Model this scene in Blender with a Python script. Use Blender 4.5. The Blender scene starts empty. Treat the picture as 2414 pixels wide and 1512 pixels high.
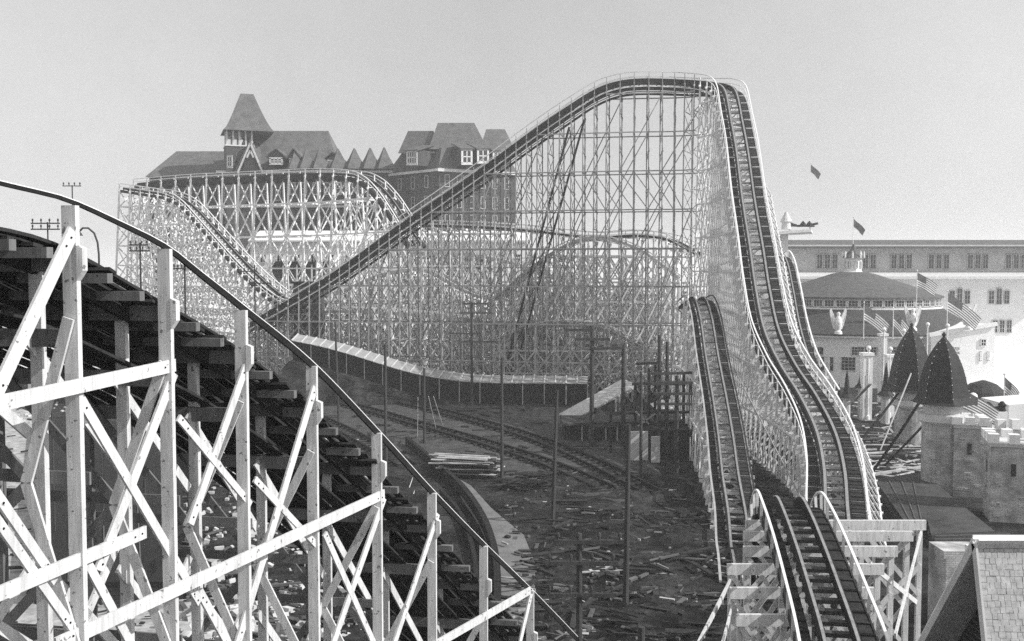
EXPO=.74; HAZE=.0007; DENOISE=False; SUNE=2.9; SKYS=.15
import bpy, math, random
from mathutils import Vector, Matrix
R = math.radians
rnd = random.Random(7)
scn = bpy.context.scene
col = scn.collection
H = 16.0; F = 2300.0; CX, CY = 1207.0, 756.0; HORY = 640.0
pitch = math.atan((CY-HORY)/F)
cp, sp_ = math.cos(pitch), math.sin(pitch)

def at(x, y, Y):
    "world point seen at display position (x,y) of the photo at ground distance Y"
    r = Vector(((x-CX)/F, cp + sp_*(CY-y)/F, -sp_ + cp*(CY-y)/F))
    return Vector((0, 0, H)) + r*(Y/r.y)
def gr(x, y, z=0.0):
    r = Vector(((x-CX)/F, cp + sp_*(CY-y)/F, -sp_ + cp*(CY-y)/F))
    return Vector((0, 0, H)) + r*((z-H)/r.z)

# ------------------------------------------------------------------ materials
def newmat(name):
    m = bpy.data.materials.new(name); m.use_nodes = True
    nt = m.node_tree; b = nt.nodes['Principled BSDF']
    b.inputs['Specular IOR Level'].default_value = .25
    return m, nt, b
def G(v, a=1): return (v, v, v, a)
def wood(name, v, var=.3, scale=6, knots=True, rough=.8, streak=(1, 1, .12)):
    m, nt, b = newmat(name); N = nt.nodes; L = nt.links
    tc = N.new('ShaderNodeTexCoord'); mp = N.new('ShaderNodeMapping'); mp.inputs['Scale'].default_value = streak
    L.new(tc.outputs['Object'], mp.inputs[0])
    n = N.new('ShaderNodeTexNoise'); n.inputs['Scale'].default_value = scale; n.inputs['Detail'].default_value = 6; n.inputs['Roughness'].default_value = .7
    L.new(mp.outputs[0], n.inputs['Vector'])
    r = N.new('ShaderNodeValToRGB'); r.color_ramp.elements[0].position = .3; r.color_ramp.elements[1].position = .75
    r.color_ramp.elements[0].color = G(v*(1-var)); r.color_ramp.elements[1].color = G(min(.9, v*(1+var*.6)))
    L.new(n.outputs['Fac'], r.inputs[0])
    out = r.outputs[0]
    if knots:
        vo = N.new('ShaderNodeTexNoise'); vo.inputs['Scale'].default_value = 9; vo.inputs['Detail'].default_value = 2
        L.new(tc.outputs['Object'], vo.inputs['Vector'])
        k = N.new('ShaderNodeValToRGB'); k.color_ramp.elements[0].position = .29; k.color_ramp.elements[1].position = .33
        k.color_ramp.elements[0].color = G(.35); k.color_ramp.elements[1].color = G(1)
        L.new(vo.outputs['Fac'], k.inputs[0])
        mx = N.new('ShaderNodeMix'); mx.data_type = 'RGBA'; mx.blend_type = 'MULTIPLY'; mx.inputs[0].default_value = 1
        L.new(out, mx.inputs[6]); L.new(k.outputs[0], mx.inputs[7]); out = mx.outputs[2]
    L.new(out, b.inputs['Base Color']); b.inputs['Roughness'].default_value = rough
    bp = N.new('ShaderNodeBump'); bp.inputs['Strength'].default_value = .25; bp.inputs['Distance'].default_value = .02
    L.new(n.outputs['Fac'], bp.inputs['Height']); L.new(bp.outputs[0], b.inputs['Normal'])
    return m
def brick(name, v1, v2, mort, scale, bw=.5, rh=.25, coord='Object', ms=.03, swap=False, noise=.3):
    m, nt, b = newmat(name); N = nt.nodes; L = nt.links
    tc = N.new('ShaderNodeTexCoord')
    src = tc.outputs[coord]
    if swap:
        # wrap around vertical faces: use (x+y, z)
        s = N.new('ShaderNodeSeparateXYZ'); L.new(src, s.inputs[0])
        a = N.new('ShaderNodeMath'); a.operation = 'ADD'; L.new(s.outputs[0], a.inputs[0]); L.new(s.outputs[1], a.inputs[1])
        c = N.new('ShaderNodeCombineXYZ'); L.new(a.outputs[0], c.inputs[0]); L.new(s.outputs[2], c.inputs[1]); src = c.outputs[0]
    br = N.new('ShaderNodeTexBrick'); L.new(src, br.inputs['Vector'])
    br.inputs['Color1'].default_value = G(v1); br.inputs['Color2'].default_value = G(v2); br.inputs['Mortar'].default_value = G(mort)
    br.inputs['Scale'].default_value = scale; br.inputs['Mortar Size'].default_value = ms; br.inputs['Brick Width'].default_value = bw; br.inputs['Row Height'].default_value = rh
    n = N.new('ShaderNodeTexNoise'); n.inputs['Scale'].default_value = 1.3; n.inputs['Detail'].default_value = 6; L.new(tc.outputs['Object'], n.inputs['Vector'])
    r = N.new('ShaderNodeMapRange'); r.inputs['From Min'].default_value = .3; r.inputs['From Max'].default_value = .7
    r.inputs['To Min'].default_value = 1-noise; r.inputs['To Max'].default_value = 1+noise*.5; L.new(n.outputs['Fac'], r.inputs['Value'])
    mx = N.new('ShaderNodeMix'); mx.data_type = 'RGBA'; mx.blend_type = 'MULTIPLY'; mx.inputs[0].default_value = 1
    L.new(br.outputs['Color'], mx.inputs[6]); L.new(r.outputs[0], mx.inputs[7])
    L.new(mx.outputs[2], b.inputs['Base Color']); b.inputs['Roughness'].default_value = .9
    bp = N.new('ShaderNodeBump'); bp.inputs['Strength'].default_value = .4; bp.inputs['Distance'].default_value = .03
    L.new(br.outputs['Fac'], bp.inputs['Height']); bp.invert = True; L.new(bp.outputs[0], b.inputs['Normal'])
    return m
def plain(name, v, var=.15, scale=3, rough=.8, metal=0, detail=6, spec=.25):
    m, nt, b = newmat(name); N = nt.nodes; L = nt.links
    tc = N.new('ShaderNodeTexCoord'); n = N.new('ShaderNodeTexNoise'); n.inputs['Scale'].default_value = scale; n.inputs['Detail'].default_value = detail
    n.inputs['Roughness'].default_value = .65
    L.new(tc.outputs['Object'], n.inputs['Vector'])
    r = N.new('ShaderNodeValToRGB'); r.color_ramp.elements[0].position = .3; r.color_ramp.elements[1].position = .7
    r.color_ramp.elements[0].color = G(v*(1-var)); r.color_ramp.elements[1].color = G(min(.92, v*(1+var)))
    L.new(n.outputs['Fac'], r.inputs[0]); L.new(r.outputs[0], b.inputs['Base Color'])
    b.inputs['Roughness'].default_value = rough; b.inputs['Metallic'].default_value = metal; b.inputs['Specular IOR Level'].default_value = spec
    return m
M = {}
M['lumber'] = wood('new_lumber', .62, .22, 5)
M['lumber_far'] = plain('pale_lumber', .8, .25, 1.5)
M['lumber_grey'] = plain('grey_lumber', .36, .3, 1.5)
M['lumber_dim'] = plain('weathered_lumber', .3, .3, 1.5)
M['paint'] = plain('white_paint', .8, .08, 4, .6)
M['dark_wood'] = wood('creosoted_wood', .03, .5, 5, False)
M['deck'] = wood('dark_deck', .035, .6, 4, False, .85)
M['tie'] = wood('tie_wood', .34, .5, 6, False)
M['steel'] = plain('worn_rail_steel', .5, .3, 5, .35, .8)
M['pole'] = wood('pole_wood', .06, .5, 4, False)
M['roof_dark'] = brick('dark_shingle', .10, .14, .05, 1.6, .5, .25, noise=.4)
M['roof_mid'] = plain('weathered_roof', .10, .25, 1.2, detail=8)
M['roof_hotel'] = plain('slate_roof', .11, .3, .8, detail=8)
M['wall_hotel'] = brick('shingle_wall', .075, .10, .05, 1.2, .5, .25, swap=True, noise=.3)
M['trim'] = plain('pale_trim', .6, .15, 2)
M['stucco'] = plain('pale_stucco', .78, .07, .6)
M['stucco_grey'] = plain('grey_stucco', .52, .2, .5)
M['brick'] = brick('castle_block', .42, .54, .3, 2.6, .5, .25, swap=True, noise=.5, ms=.03)
M['glass'] = plain('window_glass', .03, .3, 2, .15, 0, spec=.5)
M['dome_dark'] = plain('dark_dome', .025, .3, 3, .7)
M['dome_mid'] = plain('grey_dome', .10, .25, 3, .75)
M['dome_light'] = plain('pale_dome', .42, .25, 3, .8)
M['globe'] = plain('milk_glass', .85, .03, 3, .25)
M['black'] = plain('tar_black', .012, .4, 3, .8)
M['plank'] = plain('debris_plank', .4, .45, .7)
M['tar'] = plain('tar_roof', .055, .6, .5, .8, detail=9)
M['stone'] = plain('rubble_stone', .5, .35, 1)
M['sand'] = plain('sandy_path', .17, .3, .6, detail=10)
M['shore'] = plain('pale_shore', .5, .1, .05)
M['skin'] = plain('skin', .4, .05); M['cloth'] = plain('work_cloth', .5, .2); M['trouser'] = plain('dark_trouser', .04, .2)
M['flag_dark'] = plain('flag_canton', .11, .2); M['flag_white'] = plain('flag_white', .75, .1); M['flag_red'] = plain('flag_stripe', .14, .1)
def ground_mat():
    m, nt, b = newmat('littered_dirt'); N = nt.nodes; L = nt.links
    tc = N.new('ShaderNodeTexCoord')
    def noise(s, d, ro, vec=(1, 1, 1)):
        mp = N.new('ShaderNodeMapping'); mp.inputs['Scale'].default_value = vec; L.new(tc.outputs['Object'], mp.inputs[0])
        n = N.new('ShaderNodeTexNoise'); n.inputs['Scale'].default_value = s; n.inputs['Detail'].default_value = d; n.inputs['Roughness'].default_value = ro
        L.new(mp.outputs[0], n.inputs['Vector']); return n
    n1 = noise(.3, 6, .65); n2 = noise(1.6, 9, .8, (1, 1, 1)); n3 = noise(3.2, 5, .6, (.5, 1, 1))
    r1 = N.new('ShaderNodeValToRGB'); e = r1.color_ramp.elements; e[0].position = .4; e[0].color = G(.003); e[1].position = .66; e[1].color = G(.042)
    L.new(n1.outputs['Fac'], r1.inputs[0])
    r2 = N.new('ShaderNodeValToRGB'); e = r2.color_ramp.elements; e[0].position = .38; e[0].color = G(.2); e[1].position = .66; e[1].color = G(2.3)
    L.new(n2.outputs['Fac'], r2.inputs[0])
    mx = N.new('ShaderNodeMix'); mx.data_type = 'RGBA'; mx.blend_type = 'MULTIPLY'; mx.inputs[0].default_value = 1
    L.new(r1.outputs[0], mx.inputs[6]); L.new(r2.outputs[0], mx.inputs[7])
    r3 = N.new('ShaderNodeValToRGB'); e = r3.color_ramp.elements; e[0].position = .66; e[0].color = G(0); e[1].position = .72; e[1].color = G(.35)
    L.new(n3.outputs['Fac'], r3.inputs[0])
    m2 = N.new('ShaderNodeMix'); m2.data_type = 'RGBA'; m2.inputs[7].default_value = G(.35); L.new(mx.outputs[2], m2.inputs[6]); L.new(r3.outputs[0], m2.inputs[0])
    L.new(m2.outputs[2], b.inputs['Base Color']); b.inputs['Roughness'].default_value = .95
    bp = N.new('ShaderNodeBump'); bp.inputs['Strength'].default_value = .9; bp.inputs['Distance'].default_value = .25
    L.new(n2.outputs['Fac'], bp.inputs['Height']); L.new(bp.outputs[0], b.inputs['Normal'])
    return m
M['ground'] = ground_mat()

# ------------------------------------------------------------------ mesh helper
class MB:
    def __init__(s): s.v = []; s.f = []; s.m = []
    def add(s, vs, fs, mi=0):
        o = len(s.v); s.v += [tuple(p) for p in vs]; s.f += [tuple(i+o for i in f) for f in fs]; s.m += [mi]*len(fs); return s
    def beam(s, p, q, w=.15, h=.15, side=None, mi=0):
        p = Vector(p); q = Vector(q); d = q-p
        if d.length < 1e-6: return s
        d.normalize()
        if side is None:
            side = d.cross(Vector((0, 0, 1)))
            if side.length < 1e-3: side = Vector((1, 0, 0))
        side = Vector(side); side = side - d*side.dot(d)
        if side.length < 1e-4: side = d.orthogonal()
        side.normalize(); up = side.cross(d)
        a = side*(w/2); b = up*(h/2)
        vs = [p-a-b, p+a-b, p+a+b, p-a+b, q-a-b, q+a-b, q+a+b, q-a+b]
        return s.add(vs, [(0, 3, 2, 1), (4, 5, 6, 7), (0, 1, 5, 4), (1, 2, 6, 5), (2, 3, 7, 6), (3, 0, 4, 7)], mi)
    def box(s, c, size, rz=0, mi=0, tilt=0):
        c = Vector(c); sx, sy, sz = [k/2 for k in size]; m = Matrix.Rotation(rz, 3, 'Z') @ Matrix.Rotation(tilt, 3, 'X')
        vs = [c + m @ Vector((i*sx, j*sy, k*sz)) for k in (-1, 1) for i, j in ((-1, -1), (1, -1), (1, 1), (-1, 1))]
        return s.add(vs, [(3, 2, 1, 0), (4, 5, 6, 7), (0, 1, 5, 4), (1, 2, 6, 5), (2, 3, 7, 6), (3, 0, 4, 7)], mi)
    def tube(s, pts, r, n=8, mi=0, r2=None):
        pts = [Vector(p) for p in pts]; k = len(pts); vs = []
        for i, p in enumerate(pts):
            d = (pts[min(i+1, k-1)]-pts[max(i-1, 0)]).normalized()
            a = d.cross(Vector((0, 0, 1)));  a = a.normalized() if a.length > 1e-3 else Vector((1, 0, 0)); b = a.cross(d)
            rr = r if r2 is None else r+(r2-r)*i/(k-1)
            vs += [p + a*math.cos(2*math.pi*j/n)*rr + b*math.sin(2*math.pi*j/n)*rr for j in range(n)]
        fs = [(i*n+j, i*n+(j+1) % n, (i+1)*n+(j+1) % n, (i+1)*n+j) for i in range(k-1) for j in range(n)]
        fs += [tuple(range(n-1, -1, -1)), tuple((k-1)*n+j for j in range(n))]
        return s.add(vs, fs, mi)
    def lathe(s, c, prof, n=32, mi=0, a0=0, a1=2*math.pi, mifn=None, cap=True):
        c = Vector(c); full = abs(a1-a0-2*math.pi) < 1e-6; m = n if full else n+1
        vs = [c + Vector((r*math.cos(a0+(a1-a0)*j/n), r*math.sin(a0+(a1-a0)*j/n), z)) for r, z in prof for j in range(m)]
        o = len(s.v); s.v += [tuple(p) for p in vs]
        for i in range(len(prof)-1):
            for j in range(n):
                j2 = (j+1) % m
                s.f.append((o+i*m+j, o+i*m+j2, o+(i+1)*m+j2, o+(i+1)*m+j)); s.m.append(mifn(j) if mifn else mi)
        if full and cap:
            s.f.append(tuple(o+j for j in range(n-1, -1, -1))); s.m.append(mi)
            s.f.append(tuple(o+(len(prof)-1)*m+j for j in range(n))); s.m.append(mi)
        return s
    def poly(s, pts, mi=0): return s.add(pts, [tuple(range(len(pts)))], mi)
    def slab(s, pts, t, mi=0, dirn=None):
        "polygon given a thickness t along -normal"
        pts = [Vector(p) for p in pts]
        n = Vector(dirn) if dirn is not None else (pts[1]-pts[0]).cross(pts[2]-pts[0]).normalized()
        k = len(pts); vs = pts + [p-n*t for p in pts]
        fs = [tuple(range(k)), tuple(range(2*k-1, k-1, -1))] + [(i, k+i, k+(i+1) % k, (i+1) % k) for i in range(k)]
        return s.add(vs, fs, mi)
    def build(s, name, mat, parent=None, smooth=False, world=True):
        me = bpy.data.meshes.new(name)
        off = Vector((0, 0, 0))
        if parent is not None and world:
            p = parent
            while p is not None: off += p.location; p = p.parent
        me.from_pydata([tuple(Vector(v)-off) for v in s.v] if off.length else s.v, [], s.f)
        for mm in (mat if isinstance(mat, (list, tuple)) else [mat]): me.materials.append(mm)
        if any(s.m): me.polygons.foreach_set('material_index', s.m)
        if smooth: me.polygons.foreach_set('use_smooth', [True]*len(me.polygons))
        me.update()
        o = bpy.data.objects.new(name, me); col.objects.link(o)
        if parent is not None: o.parent = parent
        return o
def fixnormals(o):
    import bmesh
    bm = bmesh.new(); bm.from_mesh(o.data); bmesh.ops.recalc_face_normals(bm, faces=bm.faces); bm.to_mesh(o.data); bm.free(); return o
def tag(o, label, cat, group=None, kind=None):
    o['label'] = label; o['category'] = cat
    if group: o['group'] = group
    if kind: o['kind'] = kind
    return o
def thing(name, loc, label, cat, group=None):
    o = bpy.data.objects.new(name, None); o.empty_display_size = .5; o.location = loc; col.objects.link(o)
    return tag(o, label, cat, group)
def struct(o): o['kind'] = 'structure'; return o
def kids(o): return [c for c in bpy.data.objects if c.parent == o]
def copy_tree(o, loc=None, rz=None, label=None, parent=None, scale=None):
    src = kids(o); c = o.copy(); col.objects.link(c)
    if parent is not None: c.parent = parent
    if loc is not None: c.location = loc
    if rz is not None: c.rotation_euler = (0, 0, rz)
    if scale is not None: c.scale = scale if hasattr(scale, '__len__') else (scale,)*3
    if label: c['label'] = label
    for ch in src: copy_tree(ch, parent=c)
    return c
def catmull(P, step):
    P = [Vector(p) for p in P]; Q = [P[0]*2-P[1]] + P + [P[-1]*2-P[-2]]; out = []
    for i in range(1, len(Q)-2):
        p0, p1, p2, p3 = Q[i-1:i+3]; n = max(4, int((p2-p1).length/step*3))
        for k in range(n):
            t = k/n
            out.append(.5*((2*p1)+(-p0+p2)*t+(2*p0-5*p1+4*p2-p3)*t*t+(-p0+3*p1-3*p2+p3)*t**3))
    out.append(P[-1])
    # even resample
    res = [out[0]]; acc = 0
    for a, b in zip(out, out[1:]):
        seg = (b-a).length
        while seg > 0 and acc+seg >= step:
            t = (step-acc)/seg; a = a.lerp(b, t); res.append(a.copy()); seg = (b-a).length; acc = 0
        acc += seg
    if (res[-1]-out[-1]).length > step*.3: res.append(out[-1])
    return res
def interp(pts, x):
    for (x0, v0), (x1, v1) in zip(pts, pts[1:]):
        if x <= x1 or (x1, v1) == pts[-1]: return v0+(v1-v0)*(x-x0)/(x1-x0)

class Path:
    def __init__(s, pts, step=.6):
        s.p = catmull(pts, step); s.step = step; k = len(s.p); s.t = []; s.n = []; s.u = []
        for i in range(k):
            t = (s.p[min(i+1, k-1)]-s.p[max(i-1, 0)]).normalized(); h = Vector((t.x, t.y, 0))
            h = h.normalized() if h.length > 1e-3 else s.hprev
            s.hprev = h
            n = Vector((h.y, -h.x, 0)); s.t.append(t); s.n.append(n); s.u.append(n.cross(t).normalized())
    def off(s, i, a, b): return s.p[i]+s.n[i]*a+s.u[i]*b
    def sweep(s, mb, a, b, w, h, i0=0, i1=None, mi=0):
        i1 = len(s.p) if i1 is None else i1; o = len(mb.v)
        for i in range(i0, i1):
            hh = h(i) if callable(h) else h; bb = b(i) if callable(b) else b
            for da, db in ((-w/2, -hh/2), (w/2, -hh/2), (w/2, hh/2), (-w/2, hh/2)): mb.v.append(tuple(s.off(i, a+da, bb+db)))
        n = i1-i0
        for i in range(n-1):
            for j in range(4):
                mb.f.append((o+i*4+j, o+i*4+(j+1) % 4, o+(i+1)*4+(j+1) % 4, o+(i+1)*4+j)); mb.m.append(mi)
        mb.f += [(o+3, o+2, o+1, o), tuple(o+(n-1)*4+j for j in range(4))]; mb.m += [mi, mi]
        return mb

def track(root, path, W, gauge=1.1, rail=.14, rh=.30, hr=1.1, hw=.1, side=0, tie_sp=.6, singles=True, postm='lumber_far', hrm='paint', tiem='tie', slat=True, hr_sides=(-1, 1), top_post=True, deckm='deck', railm='dark_wood'):
    "rails, ties, planked walkways and handrails along a path; W is handrail to handrail"
    for s_ in (-1, 1):
        r = path.sweep(MB(), s_*gauge/2, rh/2, rail, rh).build('rail', M[railm], root)
        path.sweep(MB(), s_*(gauge/2-rail*.1), rh+.02, rail*.55, .035).build('running_strip', M['steel'], r)
    k = max(1, round(tie_sp/path.step)); idx = list(range(0, len(path.p), k))
    idx.sort(key=lambda i: (path.p[i]-Vector((0, 0, H))).length)
    rest = MB(); lim = 130 if len(idx) < 130 else 100
    for q, i in enumerate(idx):
        mb = MB() if (singles and q < lim) else rest
        mb.beam(path.off(i, -gauge/2-rail*.6, -.08), path.off(i, gauge/2+rail*.6, -.08), .16, .12, side=path.t[i])
        if singles and q < lim: mb.build('tie', M[tiem], root)
    if rest.v:
        o = rest.build('tie', M[tiem], root)
        if singles: o['kind'] = 'stuff'
    ww = (W-gauge)/2-.3
    for s_ in (-1, 1):
        c = s_*(gauge/2+.22+ww/2); mb = MB()
        path.sweep(mb, c, -.1, ww, .05)
        if slat:
            for i in range(0, len(path.p), max(1, round(.6/path.step))):
                mb.beam(path.off(i, c-ww/2, -.05), path.off(i, c+ww/2, -.05), .08, .05, side=path.t[i])
        mb.build('walkway', M[deckm], root)
        if side: path.sweep(MB(), s_*(W/2-.04), -side/2-.05, .05, side).build('side_board', M['dark_wood'], root)
        if s_ in hr_sides:
            path.sweep(MB(), s_*W/2, hr, hw, hw*.9).build('handrail', M[hrm], root)
            if hr > .8: path.sweep(MB(), s_*W/2, hr*.5, hw*.5, hw*.6).build('mid_rail', M[hrm], root)

def bents(root, path, W, sp, lv=3.2, pw=.2, bw=.1, mat='lumber_far', hr=1.1, batter=.06, mid=False, xb=True, zmin=0, lon=True, xlon=True, i0=0, i1=None, rake=None, zb=None, lonw=.12, every=1, xx=False, glv=1, longd=False):
    k = max(1, round(sp/path.step)); i1 = len(path.p) if i1 is None else i1
    L = list(range(i0, i1, k)); prev = None; girts = {}; braces = []; LD_ = []
    for q, i in enumerate(L):
        c = path.p[i]; n = path.n[i]; h = Vector((-n.y, n.x, 0)); mb = MB()
        top = c.z-.15; z0 = zb if zb is not None else 0.0
        if top-z0 < .3: prev = None; continue
        def foot(s_, z): return Vector((c.x, c.y, 0))+n*(s_*(W/2+(top-z)*batter))+Vector((0, 0, z))
        for s_ in (-1, 1):
            if hr: mb.beam(Vector((c.x, c.y, top))+n*(s_*W/2), Vector((c.x, c.y, top+hr+.15))+n*(s_*W/2), pw*.6, pw*.6, side=h)
            mb.beam(foot(s_, z0), foot(s_, top), pw, pw, side=h)
        if mid: mb.beam(Vector((c.x, c.y, z0)), Vector((c.x, c.y, top)), pw, pw, side=h)
        mb.beam(foot(-1, top-.05)-n*.25, foot(1, top-.05)+n*.25, pw*.9, pw*1.4, side=h)
        nl = int((top-z0)//lv); zs = [z0+lv*j for j in range(nl+1)]
        if top-zs[-1] > .8: zs.append(top-.1)
        for j in range(1, len(zs)):
            if j < len(zs)-1 or zs[j] < top-.5: mb.beam(foot(-1, zs[j])+h*(pw*.6), foot(1, zs[j])+h*(pw*.6), bw, bw*1.5, side=h)
            if xb and q % every == 0:
                mb.beam(foot(-1, zs[j-1])-h*(pw*.6), foot(1, zs[j])-h*(pw*.6), bw*.6, bw*1.5, side=h)
                mb.beam(foot(1, zs[j-1])+h*(pw*.9), foot(-1, zs[j])+h*(pw*.9), bw*.6, bw*1.5, side=h)
        mb.build('bent', M[mat], root)
        if prev is not None:
            pf, ptop, pz = prev
            for s_ in (-1, 1):
                for zz in [z0+lv*j for j in range(1, 40)]:
                    if zz < min(top, ptop)-.2:
                        if lon and round((zz-z0)/lv) % glv == 0: girts.setdefault((s_, zz), []).append((pf(s_, zz)+n*s_*pw*.6, foot(s_, zz)+n*s_*pw*.6))
                        if xlon and xx:
                            braces.append((pf(s_, zz-lv)+n*s_*pw*.9, foot(s_, zz)+n*s_*pw*.9)); braces.append((pf(s_, zz)+n*s_*pw*.7, foot(s_, zz-lv)+n*s_*pw*.7))
                        elif xlon and (q+int(zz/lv)) % 2 == 0:
                            braces.append((pf(s_, zz-lv)+n*s_*pw*.8, foot(s_, zz)+n*s_*pw*.8))
                        elif xlon:
                            braces.append((pf(s_, zz)+n*s_*pw*.8, foot(s_, zz-lv)+n*s_*pw*.8))
        if longd: LD_.append((c.copy(), n.copy(), top, foot))
        def mk(c=c.copy(), n=n.copy(), top=top):
            return lambda s_, z: Vector((c.x, c.y, 0))+n*(s_*(W/2+(top-z)*batter))+Vector((0, 0, z))
        prev = (mk(), top, zs)
    if longd:
        FT = [lambda s_, z, c=c, n=n, top=top: Vector((c.x, c.y, 0))+n*(s_*(W/2+(top-z)*batter))+Vector((0, 0, z)) for c, n, top, _ in LD_]
        for i in range(len(LD_)-3):
            for kz in range(0, 20):
                za = kz*lv*2
                if (i*7+kz*5) % 3 == 0 and za+lv*4 < LD_[i+3][2] and za+lv*4 < LD_[i][2]+30:
                    s_ = -1 if (i+kz) % 2 else 1; braces.append((FT[i](s_, za), FT[i+3](s_, za+lv*4)))
                if (i*5+kz*3) % 5 == 0 and za+lv*2 < min(LD_[i][2], LD_[i+2][2]):
                    braces.append((FT[i](1, za+lv*2), FT[i+2](1, za)))
    for key, segs in girts.items():
        mb = MB(); last = None
        for a, b in segs:
            if last is not None and (a-last).length > .05: mb.build('girt', M[mat], root); mb = MB()
            mb.beam(a, b, lonw*.6, lonw*1.3); last = b
        mb.build('girt', M[mat], root)
    braces.sort(key=lambda s: (s[0]-Vector((0, 0, H))).length)
    rest = MB()
    for q, (a, b) in enumerate(braces):
        mb = MB() if q < 60 else rest
        mb.beam(a, b, lonw*.5, lonw*1.1)
        if q < 60: mb.build('brace', M[mat], root)
    if rest.v: rest.build('brace', M[mat], root)['kind'] = 'stuff'
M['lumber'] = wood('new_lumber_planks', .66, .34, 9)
M['shaded_lumber'] = wood('shaded_lumber', .17, .35, 5)  # darker copy of the lumber, shade under the deck put into its colour
M['gravel'] = plain('pale_gravel', .36, .5, 1.4, detail=10)
M['plank_grey'] = plain('grey_plank', .10, .4, 1)
M['tie_dark'] = wood('dark_tie', .09, .6, 6, False)
M['roof_pale'] = plain('pale_tin_roof', .34, .2, 1)
M['yard'] = plain('trodden_yard', .06, .5, 1.2, detail=10)
M['roof_ring'] = plain('dark_ring_roof', .06, .25, 1.2, detail=8)
M['plank_pale'] = plain('pale_plank', .5, .2, 1)
M['roof_shingle'] = plain('pale_shingle', .42, .3, 6)
# ------------------------------------------------------------------ camera, light, sky
cam = bpy.data.cameras.new('camera'); camo = bpy.data.objects.new('camera', cam); col.objects.link(camo); scn.camera = camo
camo.location = (0, 0, H); camo.rotation_euler = (math.pi/2-pitch, 0, 0)
cam.sensor_fit = 'HORIZONTAL'; cam.sensor_width = 36; cam.lens = 36*F/2414; cam.clip_end = 20000; cam.clip_start = .1
SUN_EL, SUN_AZ = 37, -17        # azimuth measured from +X towards +Y
sd = Vector((math.cos(R(SUN_EL))*math.cos(R(SUN_AZ)), math.cos(R(SUN_EL))*math.sin(R(SUN_AZ)), math.sin(R(SUN_EL))))
su = bpy.data.lights.new('sun', 'SUN'); su.energy = SUNE; su.angle = R(.5); su.color = (1, .995, .985)
suo = bpy.data.objects.new('sun', su); col.objects.link(suo); suo.rotation_euler = sd.to_track_quat('Z', 'Y').to_euler(); suo.location = (40, 0, 60)
w = bpy.data.worlds.new('World'); scn.world = w; w.use_nodes = True
nt = w.node_tree; N = nt.nodes; L = nt.links; bg = N['Background']
sky = N.new('ShaderNodeTexSky'); sky.sky_type = 'NISHITA'; sky.sun_disc = False
sky.sun_elevation = R(SUN_EL); sky.sun_rotation = R(90-SUN_AZ); sky.dust_density = 4; sky.air_density = 1.0
bw_ = N.new('ShaderNodeRGBToBW'); L.new(sky.outputs[0], bw_.inputs[0])
tc = N.new('ShaderNodeTexCoord'); nz = N.new('ShaderNodeTexNoise'); nz.inputs['Scale'].default_value = 2.6; nz.inputs['Detail'].default_value = 12; nz.inputs['Roughness'].default_value = .78
L.new(tc.outputs['Generated'], nz.inputs['Vector'])
mr = N.new('ShaderNodeMapRange'); mr.inputs['From Min'].default_value = .3; mr.inputs['From Max'].default_value = .7; mr.inputs['To Min'].default_value = .93; mr.inputs['To Max'].default_value = 1.07
L.new(nz.outputs['Fac'], mr.inputs['Value'])
mm = N.new('ShaderNodeMath'); mm.operation = 'MULTIPLY'; fl = N.new('ShaderNodeMix'); fl.data_type = 'FLOAT'; fl.inputs[0].default_value = .85; fl.inputs[3].default_value = 2.55; L.new(bw_.outputs[0], fl.inputs[2]); L.new(fl.outputs[0], mm.inputs[0]); L.new(mr.outputs[0], mm.inputs[1])
# thin overcast: a little brighter low down and to both sides of the view
sx = N.new('ShaderNodeSeparateXYZ'); L.new(tc.outputs['Generated'], sx.inputs[0])
x2 = N.new('ShaderNodeMath'); x2.operation = 'MULTIPLY'; L.new(sx.outputs[0], x2.inputs[0]); L.new(sx.outputs[0], x2.inputs[1])
xr = N.new('ShaderNodeMapRange'); xr.inputs['From Min'].default_value = 0; xr.inputs['From Max'].default_value = .2; xr.inputs['To Min'].default_value = .93; xr.inputs['To Max'].default_value = 1.1; L.new(x2.outputs[0], xr.inputs['Value'])
zr = N.new('ShaderNodeMapRange'); zr.inputs['From Min'].default_value = 0; zr.inputs['From Max'].default_value = .3; zr.inputs['To Min'].default_value = 1.1; zr.inputs['To Max'].default_value = .98; L.new(sx.outputs[2], zr.inputs['Value'])
m3 = N.new('ShaderNodeMath'); m3.operation = 'MULTIPLY'; L.new(xr.outputs[0], m3.inputs[0]); L.new(zr.outputs[0], m3.inputs[1])
m4 = N.new('ShaderNodeMath'); m4.operation = 'MULTIPLY'; L.new(mm.outputs[0], m4.inputs[0]); L.new(m3.outputs[0], m4.inputs[1])
L.new(m4.outputs[0], bg.inputs['Color']); bg.inputs['Strength'].default_value = SKYS
scn.view_settings.view_transform = 'Standard'; scn.view_settings.look = 'None'; scn.view_settings.gamma = 1; scn.view_settings.exposure = EXPO
scn.cycles.use_adaptive_sampling = True; scn.cycles.adaptive_threshold = .02; scn.cycles.max_bounces = 5; scn.cycles.volume_bounces = 1
scn.cycles.diffuse_bounces = 3; scn.cycles.use_denoising = DENOISE

# haze
if HAZE:
    hz = MB().box((0, 3000, 29.6), (18400, 12400, 64.8)).build('haze', plain('haze_surface', .5))
    hm = bpy.data.materials.new('haze'); hm.use_nodes = True; hm.node_tree.nodes.clear()
    o_ = hm.node_tree.nodes.new('ShaderNodeOutputMaterial'); pv = hm.node_tree.nodes.new('ShaderNodeVolumePrincipled')
    pv.inputs['Color'].default_value = G(1); pv.inputs['Density'].default_value = HAZE; pv.inputs['Anisotropy'].default_value = .3
    hm.node_tree.links.new(pv.outputs[0], o_.inputs['Volume']); hz.data.materials.clear(); hz.data.materials.append(hm)
    tag(hz, 'thin pale seaside haze hanging over the whole park', 'haze', kind='stuff')

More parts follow.
